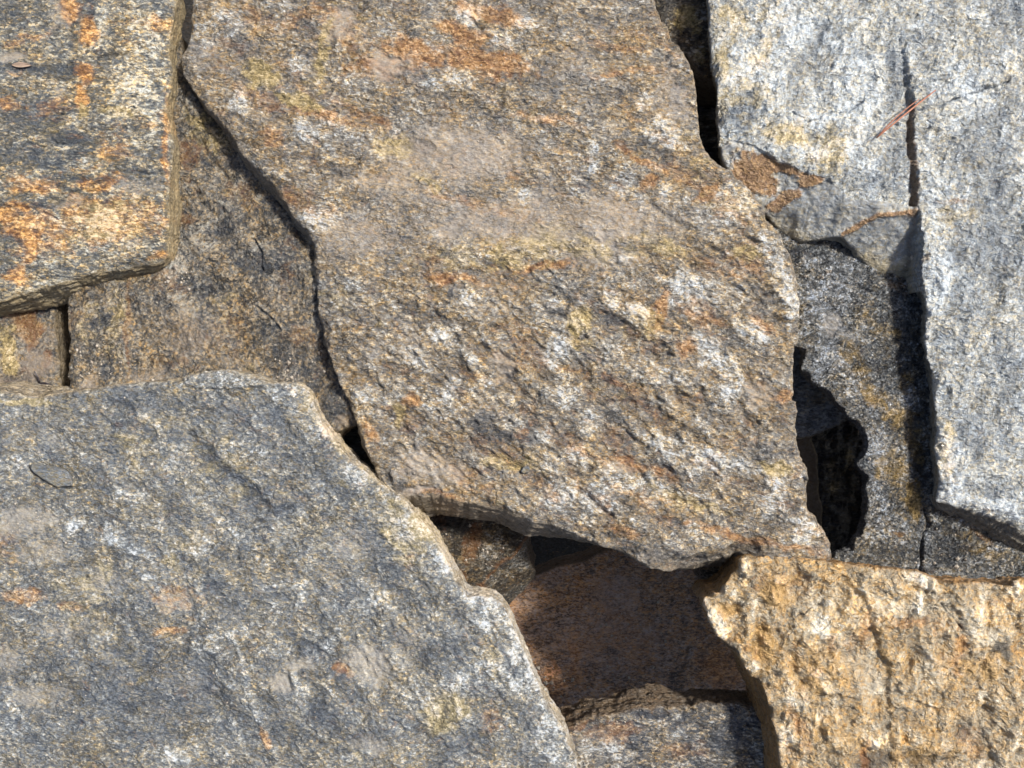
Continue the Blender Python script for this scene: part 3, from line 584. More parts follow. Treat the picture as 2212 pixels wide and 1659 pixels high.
slab('C', 'schist_rock', 'pale silvery slab with a long upright crack and a broken brown-stained edge, upper right', 'rock', C_poly, z0=0.012, tilt=(0.03, 0.01), thick=0.044, mat=M_C, seed=30, group=GRP, custom=C_custom,
     relief=dict(ang=58, st=0.6, big=3, med=3.6, lump=3.0, fine=1.3, micro=0.5, nrust=0.08, nochre=0.25, ntan=0.0, npale=0.5, ndark=0.45,
                 crack=[[(1567, 318), (1585, 307), (1602, 297)], [(1648, 275), (1680, 257)], [(1712, 240), (1740, 262)], [(1745, 262), (1800, 243), (1835, 240), (1850, 230), (1866, 215)], [(1950, 232), (1965, 236), (1990, 238), (2015, 230)], [(2030, 232), (2060, 213)], [(2060, 213), (2120, 196), (2180, 176)]],
                 groove=[([(2130, 560), (2160, 610), (2150, 680)], 10, 2.5), ([(2080, 850), (2120, 900)], 10, 2)]),
     blobs=dict(ochre=[(1580, 40, 50, 60, 0, .6), (1560, 150, 20, 100, 0, .6), (1620, 200, 60, 60, 0, .5), (1700, 290, 100, 30, 15, .7), (1650, 110, 30, 60, 20, .5), (1790, 330, 50, 60, 0, .6), (1860, 300, 60, 60, 0, .3), (2060, 470, 60, 30, 0, .4), (2050, 980, 30, 90, 0, .5), (1680, 30, 40, 40, 0, .4), (2080, 380, 40, 60, 0, .3), (1560, 300, 30, 20, 0, .4)],
                rust=[(2050, 435, 40, 8, 0, .5)],
                pale=[(1640, 150, 60, 120, 15, .5), (1850, 170, 60, 140, 0, .5), (1700, 60, 80, 60, 0, .5), (2080, 200, 70, 50, 0, .6), (2030, 600, 30, 90, 0, .5), (2050, 1000, 40, 80, 0, .6), (1800, 260, 150, 30, 0, .4), (2120, 1090, 90, 12, 20, .6), (2010, 430, 20, 100, 0, .5), (1750, 330, 50, 20, 20, .5)],
                dark=[(1610, 230, 34, 50, 0, .7), (1800, 100, 60, 60, 20, .35), (1940, 150, 20, 60, 0, .7), (1945, 350, 26, 70, 0, .4), (1880, 390, 70, 26, 0, .4), (2120, 330, 60, 120, 0, .5), (2090, 640, 30, 60, 0, .5), (2150, 550, 60, 100, 0, .6), (2180, 800, 40, 80, 0, .5), (2060, 560, 30, 30, 0, .6), (1780, 290, 30, 20, 0, .5), (2180, 20, 50, 40, 0, .5), (2100, 930, 40, 60, 0, .5)]))  # upright patches left of the step line paint its cast shade

# ================================================================== golden slab, lower right
D_poly = [(1600, 1213, -10), (1615, 1203, -20), (1682, 1206, -20), (1757, 1211, -20), (1814, 1215, -20), (1851, 1222, -18), (1907, 1228, -20), (1945, 1230, -20), (1982, 1236, -22), (2012, 1245, -10), (2027, 1258, -4), (2076, 1260, -6), (2132, 1262, -8), (2181, 1265, -8), (2189, 1254, -20), (2212, 1254, -20), (2300, 1262, -20), (2620, 1300), (2620, 1900), (1730, 1900, 25),
          (1700, 1700, 25), (1690, 1659, 12), (1686, 1633, 10), (1682, 1603, 12), (1675, 1573, 12), (1671, 1543, 14), (1660, 1520, 14), (1656, 1494, 16), (1645, 1475, 14), (1622, 1460, 2), (1607, 1438, -6), (1592, 1415, -8), (1570, 1397, -16), (1547, 1370, -20), (1532, 1344, -18), (1525, 1322, -12), (1521, 1307, -4), (1523, 1297, -4), (1536, 1292, -2), (1544, 1282), (1557, 1284, -12), (1562, 1269, -20), (1576, 1256, -22), (1587, 1243, -20), (1598, 1228, -20)]
def D_custom(PX, PY, X, Y, Z, dist, at, xm, ym):
    # upright break: right half stands a little higher
    d, sd, p = poly_dist(PX, PY, [(1880, 1330), (1900, 1385), (1915, 1440), (1920, 1500), (1922, 1560), (1935, 1620), (1940, 1700)])
    s = d * sd + fbm(xm, ym, 22, 3, 66) * 8
    Z = Z - 0.005 * sstep(-4, 8, s) * np.exp(-np.maximum(s, 0) / 70)
    at['ochre'] = np.clip(at['ochre'] + .5 * np.exp(-(s / 8) ** 2), 0, 1)
    return Z
slab('D', 'schist_rock', 'golden ochre slab with glittering lumpy face, in the bottom right corner', 'rock', D_poly, z0=0.014, tilt=(0.03, 0.03), thick=0.070, mat=M_D, seed=45, group=GRP, custom=D_custom, jag=3.0,
     relief=dict(ang=75, st=0.75, big=6, med=7.5, lump=4.5, fine=0.55, micro=0.3, terr=0.5, nrust=0.35, nochre=0.4, ntan=0.05, npale=0.8, ndark=0.15,
                 crack=[[(1720, 1335), (1775, 1310)], [(2030, 1300), (2080, 1360)]],
                 groove=[([(1700, 1400), (1715, 1440), (1745, 1500)], 9, 4), ([(1850, 1370), (1840, 1430)], 8, 3), ([(2010, 1470), (2060, 1540), (2080, 1600)], 12, 3), ([(1760, 1560), (1800, 1640)], 12, 3), ([(1985, 1320), (1990, 1370), (2000, 1400)], 8, 3)]),
     blobs=dict(rust=[(1960, 1340, 60, 16, 0, .6), (2070, 1420, 20, 50, 0, .8), (1870, 1340, 14, 40, 20, .6), (1640, 1420, 30, 14, 40, .7), (1870, 1640, 14, 40, 0, .9), (1720, 1560, 16, 60, -20, .6), (2100, 1600, 30, 50, 0, .5), (1800, 1400, 12, 40, 0, .5), (2150, 1300, 50, 10, 0, .4), (1700, 1260, 100, 20, 0, .35)],
                ochre=[(1580, 1320, 24, 20, 0, 1), (1760, 1440, 90, 60, 0, .5), (2080, 1440, 90, 60, 0, .5), (1820, 1600, 90, 40, 0, .4), (1650, 1400, 30, 60, 0, .8), (2000, 1620, 60, 40, 0, .6), (1680, 1290, 60, 40, 0, .5)],
                pale=[(1552, 1345, 26, 40, -30, 1), (1985, 1250, 44, 14, 15, 1.2), (1985, 1300, 10, 40, 0, 1), (1612, 1230, 16, 26, 0, .9), (1850, 1300, 100, 50, 0, .5), (1720, 1500, 30, 40, 0, .7), (1700, 1600, 20, 60, 0, .7), (2120, 1350, 70, 60, 0, .5), (1780, 1370, 60, 40, 0, .5), (1900, 1600, 30, 20, 0, .6), (2050, 1440, 40, 30, 0, .4), (2195, 1275, 20, 16, 0, 1)],
                dark=[(1622, 1245, 10, 34, 10, 1), (1575, 1400, 16, 34, -35, .8), (1890, 1645, 50, 22, 0, 1.2), (2000, 1640, 60, 16, 0, .9), (2170, 1400, 24, 20, 0, .9), (2110, 1580, 40, 30, 0, .7), (1960, 1545, 30, 20, 0, .4), (1970, 1330, 12, 20, 0, .5)],
                tan=[(1877, 1470, 42, 64, -10, .5), (1840, 1430, 20, 20, 0, .6), (1930, 1310, 36, 18, 0, .5)],
                flat=[(1870, 1470, 40, 60, 0, .6)]))

# ================================================================== blue-grey slab, lower left
F_poly = [(-450, 860, 22), (-60, 850, 22), (0, 844, 22), (43, 855, 24), (85, 860, 24), (117, 852, 16), (149, 847, 8), (191, 842, 4), (244, 831), (298, 826), (345, 823), (383, 820), (409, 810), (441, 802), (494, 799), (531, 807), (563, 820), (585, 828), (638, 826), (659, 842), (675, 879), (691, 916), (717, 948),
          (739, 975), (755, 996), (786, 1017), (824, 1049), (864, 1076), (877, 1087), (902, 1119), (930, 1150), (949, 1181), (964, 1212), (980, 1244), (996, 1272), (1008, 1292), (1036, 1290), (1062, 1293), (1079, 1303), (1096, 1329), (1109, 1359), (1130, 1402), (1148, 1445), (1165, 1488), (1178, 1523),
          (1199, 1553), (1225, 1587), (1229, 1613), (1244, 1634), (1246, 1659), (1260, 1720), (1290, 1900), (-450, 1900)]
def F_custom(PX, PY, X, Y, Z, dist, at, xm, ym):
    # raised flake on the upper edge
    n = fbm(xm, ym, 20, 3, 31) * 5
    d, sd, p = poly_dist(PX + n, PY + n, [(380, 830), (420, 838), (470, 842), (540, 838), (590, 835)])
    s = d * -sd
    Z = Z + 0.0045 * sstep(-2, 5, s) * sstep(385, 420, PX) * sstep(600, 560, PX) * (PY < 860)
    at['pale'] = np.clip(at['pale'] + 0.6 * sstep(0, 4, s) * (PX > 390) * (PX < 590) * (PY < 850), 0, 1.3)
    # cream rim along the broken right edge, its sunlit brightness painted in
    rim = np.exp(-dist / 0.006) * (PX > 630) * (PY < 1300)
    at['ochre'] = np.clip(at['ochre'] + 0.7 * rim * (0.6 + fbm(xm, ym, 30, 3, 34)), 0, 1); at['pale'] += 0.7 * rim
    rim2 = np.exp(-dist / 0.010) * (PX > 1000)
    at['pale'] = np.clip(at['pale'] + 0.9 * rim2, 0, 1.4)
    # white mineral ridge
    d, sd, p = poly_dist(PX + n, PY, [(500, 1370), (515, 1395), (531, 1469), (558, 1548), (580, 1615)])
    r = np.exp(-(d / 8) ** 2); Z = Z + 0.0022 * r; at['pale'] += 0.6 * r
    return Z
slab('F', 'schist_rock', 'broad blue-grey speckled slab filling the bottom left corner', 'rock', F_poly, z0=0.010, tilt=(-0.01, 0.0), thick=0.040, mat=M_F, seed=50, group=GRP, custom=F_custom,
     edge=(0.006, 0.007),
     relief=dict(ang=-52, st=0.5, big=6, med=2.6, lump=1.2, fine=0.95, micro=0.38, nrust=0.12, nochre=0.4, ntan=0.3, npale=0.3, ndark=0.6,
                 ridge=[(-60, 0.4, 20, 2.6, [(900, 1450, 330, 240, 0, 1.0), (560, 1480, 160, 160, 0, .6)]), (-50, 0.45, 24, 1.4, [(500, 1020, 330, 180, 0, .9)])],
                 groove=[([(400, 935), (440, 975), (500, 1035), (570, 1095)], 16, 5, 1), ([(550, 850), (600, 900), (640, 960)], 18, 3), ([(660, 1390), (700, 1420), (780, 1465)], 12, 5), ([(290, 1085), (330, 1120)], 10, 3), ([(850, 1200), (900, 1260), (960, 1330)], 16, 3), ([(420, 1470), (500, 1560)], 14, 3), ([(1000, 1300), (985, 1330), (1030, 1370)], 12, 3)],
                 crack=[[(60, 1010), (90, 1040)], [(515, 1200), (517, 1222)]]),
     blobs=dict(rust=[(45, 1290, 44, 12, 0, .7), (150, 1310, 40, 8, 0, .6), (372, 1364, 40, 9, -5, .8), (744, 1447, 26, 10, 45, .8), (700, 935, 14, 30, -30, .5), (570, 1600, 10, 36, -20, .8), (1060, 1560, 40, 30, -40, .4), (385, 1290, 70, 26, 0, .4), (20, 1180, 30, 40, 0, .4), (885, 1220, 16, 20, 0, .4), (190, 1470, 12, 10, 0, .5)],
                ochre=[(470, 1030, 120, 120, 0, .35), (380, 930, 120, 60, 0, .3), (880, 1150, 60, 80, 0, .4), (960, 1540, 70, 50, -50, .6), (60, 870, 90, 10, 5, 1), (320, 1000, 60, 40, 0, .35), (700, 1150, 60, 60, 0, .3), (1080, 1440, 20, 60, -20, .4)],
                pale=[(159, 1139, 18, 22, -20, 1.2), (250, 1165, 32, 18, 0, 1.2), (297, 1192, 28, 12, 20, 1.2), (319, 1251, 18, 12, 0, 1), (430, 1180, 30, 18, 0, .6), (707, 1389, 20, 14, 0, 1), (446, 1405, 40, 20, 0, .5), (1050, 1330, 34, 34, 0, .6), (1110, 1450, 20, 60, -20, .9), (610, 850, 40, 18, 0, .8), (700, 940, 24, 24), (770, 1030, 30, 22, 35, .7), (880, 1140, 40, 30, 45, .7), (960, 1230, 20, 34, -30, .7), (1180, 1600, 30, 50, -20, .5), (800, 1300, 60, 40, 0, .35), (660, 1270, 20, 60, 0, .35), (1000, 1480, 60, 30, 0, .4), (590, 1395, 40, 20, 0, .5), (30, 1000, 60, 20, 0, .4), (380, 1630, 40, 20, 0, .6), (30, 1560, 40, 50, 0, .4)],
                dark=[(490, 1020, 110, 16, 42, 1), (600, 910, 80, 20, 50, .7), (700, 1020, 90, 50, 30, .4), (530, 890, 80, 30, 0, .35), (840, 1240, 70, 24, 50, .6), (300, 1500, 200, 100, 0, .45), (300, 870, 80, 24, 0, .5), (660, 1400, 40, 14, 20, .9), (600, 1560, 80, 60, 0, .4), (700, 1530, 50, 34, 0, .6), (1010, 1600, 80, 30, -40, .7), (780, 1580, 60, 30, 0, .5), (220, 1320, 60, 12, 0, .6), (120, 1430, 100, 20, 0, .4), (960, 1420, 40, 50, 0, .4), (540, 1300, 50, 30, 0, .5)],  # streaks along the diagonal grooves paint the shade inside them
                tan=[(60, 1130, 90, 40, 0, .75), (90, 1190, 70, 30, 0, .6), (390, 1300, 60, 26, 0, .5), (654, 1432, 38, 14, 10, .9), (611, 1469, 22, 26, 0, .9), (800, 1440, 60, 46, 30, .8), (808, 1602, 50, 24, 0, .6), (100, 1500, 60, 30, 0, .5), (220, 1260, 60, 24, 0, .5), (140, 1360, 60, 20, 0, .5), (380, 1470, 50, 20, 0, .35), (60, 940, 80, 40, 0, .3), (760, 1180, 60, 40, 0, .4), (880, 1400, 40, 60, 0, .4), (30, 1420, 40, 40, 0, .4)],
                flat=[(150, 1550, 250, 150, 0, .35), (200, 1250, 200, 120, 0, .3)]))

# ================================================================== slabs in the second layer
G_poly = [(200, 380), (330, 120), (380, 60), (405, 130), (440, 200), (640, 380), (730, 500), (780, 700), (800, 880), (768, 919), (745, 925), (717, 935, 20), (690, 950), (600, 980), (150, 920), (150, 842), (145, 774), (141, 716), (139, 680), (140, 633), (140, 560)]
slab('G', 'schist_rock', 'damp brown slab lying under the middle slab, below the rusty top-left slab', 'rock', G_poly, z0=-0.024, tilt=(0.01, -0.02), thick=0.035, mat=M_G, seed=60, group=GRP,
     relief=dict(ang=40, st=0.85, big=8, med=4, lump=2.0, fine=1.3, micro=0.5, nrust=0.35, nochre=0.3, ntan=0.2, npale=0.3, ndark=0.5,
                 groove=[([(420, 400), (432, 440), (470, 470)], 8, 4), ([(560, 440), (580, 520)], 4, 2), ([(545, 640), (600, 680), (620, 720)], 4, 2), ([(430, 290), (440, 330), (500, 400)], 8, 5)],
                 step=[([(400, 500), (430, 530), (470, 560), (500, 560)], 5, 6, 40)],
                 crack=[[(548, 515), (565, 545), (566, 582)], [(545, 655), (590, 690), (617, 725)], [(440, 555), (475, 570)]]),
     blobs=dict(rust=[(410, 330, 40, 40, 0, .6), (280, 700, 8, 130, 0, .7), (400, 470, 30, 20, 0, .6), (360, 600, 30, 30, 0, .5), (650, 730, 30, 20, 0, .5), (520, 420, 60, 20, 40, .5), (370, 780, 60, 16, 0, .3)],
                ochre=[(450, 280, 60, 50, 40, .5), (250, 700, 30, 120, 0, .4), (190, 700, 30, 60, 0, .4), (480, 640, 50, 20, -20, .4)],
                pale=[(372, 580, 30, 34, 0, .9), (275, 730, 14, 90, 0, .6), (540, 530, 50, 30, 0, .5), (430, 490, 20, 20, 0, .5), (390, 660, 40, 30, 0, .6), (200, 660, 40, 20, 0, .4), (480, 540, 40, 20, 0, .4)],
                dark=[(540, 560, 60, 30, 30, .8), (480, 500, 40, 24, 0, .8), (610, 560, 30, 50, 0, .7), (660, 790, 50, 60, 0, .6), (210, 690, 22, 20, 0, .9), (230, 800, 20, 30, 0, .8), (430, 300, 40, 80, 0, .5), (600, 760, 50, 30, 0, .5), (720, 880, 30, 40, 0, .7), (440, 620, 60, 20, 0, .5)],  # patches hugging the middle slab paint its shadow into the colour
                tan=[(400, 720, 70, 60, 0, .5), (200, 830, 20, 30, 0, .8), (330, 810, 50, 20, 0, .6), (500, 780, 60, 20, 0, .4), (742, 905, 30, 12, -15, .9), (600, 640, 40, 40, 0, .3)]))
H_poly = [(-450, 560), (118, 560, -8), (116, 640, -8), (114, 700, -8), (122, 740, -8), (125, 790, -8), (125, 860, -8), (118, 930, -8), (-450, 930)]
slab('H', 'schist_rock', 'small slab with wet ochre streaks showing at the left edge, beside a dark slit', 'rock', H_poly, z0=-0.046, tilt=(0.0, -0.03), thick=0.05, mat=M_G, seed=66, group=GRP,
     relief=dict(ang=80, st=0.5, big=4, med=3, lump=1.2, fine=1.0, micro=0.4, nrust=0.2, nochre=0.2, ntan=0.1, npale=0.1, ndark=0.3),
     blobs=dict(rust=[(55, 690, 26, 50, 10, 1.1), (30, 670, 20, 30, 0, .9), (75, 720, 14, 40, 15, 1), (100, 770, 8, 30, 20, .7)],
                ochre=[(22, 760, 20, 50, 0, 1), (10, 730, 20, 30, 0, .8)], dark=[(20, 665, 40, 16, 0, 1), (90, 670, 30, 20, 0, .7), (50, 820, 40, 14, 0, .5)],
                tan=[(80, 790, 40, 50, 0, .95), (40, 820, 40, 20, 0, .7), (100, 720, 20, 30, 0, .6)], pale=[(22, 760, 10, 30, 0, .5), (48, 720, 12, 14, 0, .7)], flat=[(80, 790, 60, 60)]))
E_poly = [(1640, 470), (1662, 600), (1690, 700), (1722, 748), (1740, 751), (1748, 751), (1744, 763), (1734, 788), (1734, 801), (1750, 809), (1757, 826), (1771, 838), (1788, 845), (1798, 855), (1807, 872), (1821, 882), (1827, 897), (1842, 907), (1850, 909), (1863, 922), (1869, 942), (1869, 967), (1863, 992), (1850, 999), (1854, 1011),
          (1871, 1022), (1882, 1032), (1873, 1047), (1873, 1084), (1871, 1109), (1873, 1134), (1867, 1155), (1850, 1163), (1842, 1192), (1825, 1194), (1813, 1188), (1804, 1205), (1760, 1240), (1760, 1330), (2340, 1400), (2360, 1000), (2120, 700), (2080, 470)]
slab('E', 'schist_rock', 'dark glossy slab with a ragged hole edge, tucked under the silvery slab', 'rock', E_poly, z0=-0.024, tilt=(0.0, -0.01), thick=0.012, mat=M_E, seed=70, group=GRP, jag=5.5, edge=(0.002, 0.003),
     relief=dict(ang=50, st=0.7, big=5, med=3, lump=1.2, fine=1.3, micro=0.5, nrust=0.1, nochre=0.3, ntan=0.05, npale=0.4, ndark=0.5,
                 groove=[([(1998, 1100), (2005, 1130), (1992, 1170), (1990, 1240)], 4, 6, 1), ([(1740, 640), (1850, 700)], 5, 2)],
                 crack=[[(1998, 1100), (2005, 1130), (1992, 1170), (1990, 1240)], [(1780, 560), (1860, 620), (1940, 650)]]),
     blobs=dict(ochre=[(1850, 780, 60, 26, 50, .5), (1890, 850, 50, 28, 50, .55), (1940, 900, 70, 30, 40, .55), (1930, 1000, 50, 50, 0, .5), (1975, 1080, 14, 50, 0, .8), (1990, 950, 40, 60, 0, .5), (1900, 700, 60, 20, 30, .4), (1960, 830, 30, 40, 0, .5), (2100, 1180, 80, 30, 20, .4)],
                rust=[(1880, 860, 14, 30, -30, .5), (2120, 1160, 30, 8, 20, .7), (1943, 1155, 14, 6, 0, 1), (1960, 620, 60, 14, 0, .5)],
                pale=[(1790, 640, 60, 60, 0, .5), (1780, 780, 40, 50, 20, .6), (1810, 560, 60, 20, 20, .4), (1840, 840, 20, 30, 0, .7), (1900, 960, 30, 40, 0, .6), (1900, 1080, 20, 40, 0, .5), (1910, 1140, 50, 30, 0, .5), (1880, 720, 40, 30, 0, .4)],
                dark=[(1930, 760, 60, 90, 0, .4), (2040, 1180, 60, 40, 0, .6), (1920, 1190, 60, 20, 0, .5), (1980, 980, 20, 90, 0, .6), (1740, 550, 60, 14, 0, .9)],  # patches beside the silvery slab paint the shadow it casts here
                tan=[(1801, 703, 18, 34, 0, .8), (1830, 730, 30, 14, 30, .5)]))
I_poly = [(1408, -200), (1408, -10), (1423, 30), (1438, 75), (1452, 96), (1473, 112), (1487, 112), (1497, 132), (1512, 155), (1522, 166), (1545, 178), (1600, 180), (1620, -200)]
slab('I', 'schist_rock', 'dark rusty stone wedged in the gap between middle and silvery slabs at the top edge', 'rock', I_poly, z0=-0.034, tilt=(0, 0), thick=0.10, mat=M_K, seed=75, group=GRP, jag=3.5,
     relief=dict(ang=40, st=0.7, big=3, med=3, lump=1.5, fine=1.3, micro=0.5, nrust=0.3, nochre=0.4, npale=0.4),
     blobs=dict(dark=[(1430, 20, 30, 40, 0, 1), (1445, 75, 10, 30, 0, .8)], ochre=[(1490, 40, 30, 40, 0, .8), (1510, 120, 20, 30, 0, .5)], pale=[(1520, 30, 14, 30, 0, .8), (1500, 120, 20, 30, 0, .4)]))
L_poly = [(1140, 1640), (1190, 1590, 8), (1216, 1573, 8), (1249, 1561, 8), (1296, 1548, 8), (1332, 1545, 6), (1375, 1538, 12), (1409, 1538, 22), (1448, 1535, 16), (1475, 1531, 0), (1515, 1523, -4), (1564, 1520, -6), (1615, 1528, 2), (1760, 1540), (1760, 1900), (1140, 1900)]
def L_custom(PX, PY, X, Y, Z, dist, at, xm, ym):
    return Z + 0.004 * np.sin(PX / 60) * sstep(1700, 1560, PY)
slab('L', 'schist_rock', 'mottled slab with a layered brown broken side, at the bottom between blue-grey and golden slabs', 'rock', L_poly, z0=-0.050, tilt=(0.0, 0.0), thick=0.048, mat=M_L, seed=80, group=GRP, custom=L_custom, side_amp=0.003, rows=16, jag=4,
     relief=dict(ang=-10, st=0.6, big=4, med=3, lump=2, fine=1.4, micro=0.5, nrust=0.3, nochre=0.2, npale=0.6, ndark=0.5, crack=[[(1240, 1590), (1320, 1560), (1400, 1570)]]),
     blobs=dict(rust=[(1330, 1580, 70, 18, -10, .7), (1240, 1575, 40, 10, -20, .8), (1480, 1620, 60, 20, 0, .5)], pale=[(1300, 1620, 60, 30, 0, .6), (1420, 1560, 50, 10, 0, .6), (1550, 1560, 40, 20, 0, .4)], dark=[(1570, 1600, 40, 50, 0, .6), (1400, 1545, 60, 8, 0, .7)], tan=[(1290, 1590, 60, 14, 0, .3)]))  # dark patch at the right paints the golden slab's shadow
# ================================================================== stones deep in the gaps
J_poly = [(1000, 1300), (1100, 1262), (1163, 1239), (1208, 1222), (1264, 1213), (1290, 1198), (1311, 1190), (1420, 1150), (1640, 1260), (1700, 1400), (1700, 1600), (1150, 1620), (1000, 1500)]
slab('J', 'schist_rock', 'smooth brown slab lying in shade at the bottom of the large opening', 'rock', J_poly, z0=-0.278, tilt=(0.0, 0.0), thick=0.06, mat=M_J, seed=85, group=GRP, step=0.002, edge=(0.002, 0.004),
     relief=dict(ang=80, st=0.5, big=4, med=1.2, lump=0.3, fine=0.35, micro=0.15, nrust=0.35, nochre=0.1, ntan=0.3, npale=0.1, ndark=0.2),
     blobs=dict(rust=[(1250, 1280, 12, 40, 0, .5), (1560, 1440, 60, 60, 0, .8), (1190, 1480, 30, 50, 0, .8), (1240, 1430, 14, 60, 0, .6), (1480, 1250, 30, 30, 0, .4)], ochre=[(1190, 1450, 26, 16, -10, 1)], dark=[(1320, 1410, 14, 8, 0, 1.2), (1460, 1470, 16, 50, 0, .9), (1210, 1340, 10, 10, 0, .6), (1450, 1300, 8, 20, 0, .5)], tan=[(1330, 1280, 60, 60, 0, .6), (1330, 1380, 120, 80, 0, .5)], pale=[(1183, 1240, 4, 4, 0, 1)]))  # the ochre blob paints a small pool of sun
K_poly = [(880, 1080), (1000, 1080), (1180, 1120), (1162, 1150), (1150, 1160), (1136, 1174, 10), (1143, 1217, 10), (1160, 1258, 8), (1158, 1273), (1126, 1308), (1100, 1333), (1040, 1390), (900, 1300)]  # angular
def K_custom(PX, PY, X, Y, Z, dist, at, xm, ym):
    n = fbm(xm, ym, 20, 3, 41) * 6
    d, sd, p = poly_dist(PX + n, PY + n, [(1180, 1140), (1156, 1155), (1130, 1178), (1090, 1215), (1036, 1269), (990, 1320)])
    s = d * sd                                   # + on screen-left/upper side
    lower = sstep(-1, 3, -s)
    Z = Z - lower * (0.003 + 0.05 * np.clip(-s / 90, 0, 1))
    at['rust'] = np.clip(at['rust'] * (1 - lower) + 0.9 * np.exp(-((s - 3) / 5) ** 2), 0, 1.2)
    at['dark'] = at['dark'] + .3 * lower; at['pale'] = at['pale'] + .5 * lower * (fbm(xm, ym, 25, 3, 43) > -.1)
    return Z
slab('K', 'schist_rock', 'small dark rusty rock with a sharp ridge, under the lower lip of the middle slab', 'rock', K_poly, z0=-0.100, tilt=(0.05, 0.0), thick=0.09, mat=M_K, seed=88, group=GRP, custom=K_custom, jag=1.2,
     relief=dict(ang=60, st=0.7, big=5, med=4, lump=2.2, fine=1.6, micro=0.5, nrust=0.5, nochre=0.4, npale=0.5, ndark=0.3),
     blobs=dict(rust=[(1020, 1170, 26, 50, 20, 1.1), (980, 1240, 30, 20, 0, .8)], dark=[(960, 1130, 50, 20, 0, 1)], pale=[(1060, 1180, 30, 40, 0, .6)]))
V_poly = [(1520, 1170), (1720, 1170), (1720, 1340), (1600, 1335), (1556, 1300), (1535, 1276), (1515, 1250)]  # added rock, closes the gap that let sun onto the brown stone
slab('V', 'rock', 'added dark rock blocking the sun where middle and golden slabs meet', 'rock', V_poly, z0=-0.085, thick=0.05, mat=M_K, seed=89, group=GRP, relief=dict(big=3, med=2, lump=1.5, fine=1.2))
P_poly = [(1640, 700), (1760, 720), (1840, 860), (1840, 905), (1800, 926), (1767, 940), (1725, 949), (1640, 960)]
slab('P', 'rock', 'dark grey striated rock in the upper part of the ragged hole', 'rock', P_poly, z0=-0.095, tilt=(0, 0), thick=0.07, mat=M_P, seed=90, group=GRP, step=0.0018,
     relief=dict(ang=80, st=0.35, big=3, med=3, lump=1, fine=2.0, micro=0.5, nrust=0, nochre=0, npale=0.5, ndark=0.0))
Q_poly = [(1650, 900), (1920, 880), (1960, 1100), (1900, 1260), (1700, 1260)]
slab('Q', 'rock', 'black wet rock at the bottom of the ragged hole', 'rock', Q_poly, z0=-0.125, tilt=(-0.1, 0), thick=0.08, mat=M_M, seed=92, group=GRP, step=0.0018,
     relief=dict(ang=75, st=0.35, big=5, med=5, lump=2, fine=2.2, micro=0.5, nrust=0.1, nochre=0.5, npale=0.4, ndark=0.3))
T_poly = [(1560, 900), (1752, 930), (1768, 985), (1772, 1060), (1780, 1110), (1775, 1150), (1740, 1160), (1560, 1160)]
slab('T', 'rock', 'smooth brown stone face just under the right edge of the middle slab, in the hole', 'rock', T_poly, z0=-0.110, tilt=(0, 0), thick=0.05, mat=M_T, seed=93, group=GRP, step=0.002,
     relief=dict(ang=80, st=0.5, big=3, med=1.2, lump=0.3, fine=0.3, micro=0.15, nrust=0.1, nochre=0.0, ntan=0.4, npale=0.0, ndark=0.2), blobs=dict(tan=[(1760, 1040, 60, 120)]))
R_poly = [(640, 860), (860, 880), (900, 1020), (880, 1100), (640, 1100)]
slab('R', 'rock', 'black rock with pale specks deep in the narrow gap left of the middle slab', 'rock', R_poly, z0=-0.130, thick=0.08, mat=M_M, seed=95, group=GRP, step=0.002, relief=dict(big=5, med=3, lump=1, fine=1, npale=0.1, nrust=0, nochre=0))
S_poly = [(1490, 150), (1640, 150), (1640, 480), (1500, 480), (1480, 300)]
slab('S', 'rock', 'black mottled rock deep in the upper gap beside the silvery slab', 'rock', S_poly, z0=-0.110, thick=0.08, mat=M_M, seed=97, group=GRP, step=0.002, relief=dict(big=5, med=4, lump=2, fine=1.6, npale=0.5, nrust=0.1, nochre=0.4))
U_poly = [(2080, 1238), (2150, 1222), (2212, 1212), (2300, 1200), (2340, 1330), (2080, 1330)]
slab('U', 'rock', 'thin tan stone edge between dark slab and golden slab at the right margin', 'rock', U_poly, z0=-0.022, tilt=(0.02, -0.05), thick=0.02, mat=M_D, seed=99, group=GRP, relief=dict(big=2, med=1.5, lump=.6, fine=.6, ang=10, st=.3, nochre=.6))

# ================================================================== small things lying on the stones
def simple_mat(name, c1, c2, scale=200, rough=0.6, bump=0.0004, stretch=(1, 1, 1)):
    m = bpy.data.materials.new(name); m.use_nodes = True; nt = m.node_tree; b = nt.nodes['Principled BSDF']
    tc = N(nt, 'ShaderNodeTexCoord'); mp = N(nt, 'ShaderNodeMapping'); mp.inputs['Scale'].default_value = stretch; nt.links.new(tc.outputs['Object'], mp.inputs[0])
    n = N(nt, 'ShaderNodeTexNoise'); n.inputs['Scale'].default_value = scale; n.inputs['Detail'].default_value = 4; nt.links.new(mp.outputs[0], n.inputs['Vector'])
    c = ramp(nt, n.outputs[0], [(0.3, c1), (0.7, c2)]); nt.links.new(c, b.inputs['Base Color']); b.inputs['Roughness'].default_value = rough
    bp = N(nt, 'ShaderNodeBump'); bp.inputs['Distance'].default_value = bump; nt.links.new(n.outputs[0], bp.inputs['Height']); nt.links.new(bp.outputs[0], b.inputs['Normal'])
    return m

def py_obj(name, verts, faces, mat, loc, smooth=True):
    me = bpy.data.meshes.new(name); me.from_pydata([tuple(v) for v in verts], [], faces); me.materials.append(mat)
    for p in me.polygons: p.use_smooth = smooth
    me.update(); o = bpy.data.objects.new(name, me); col.objects.link(o); o.location = loc; return o

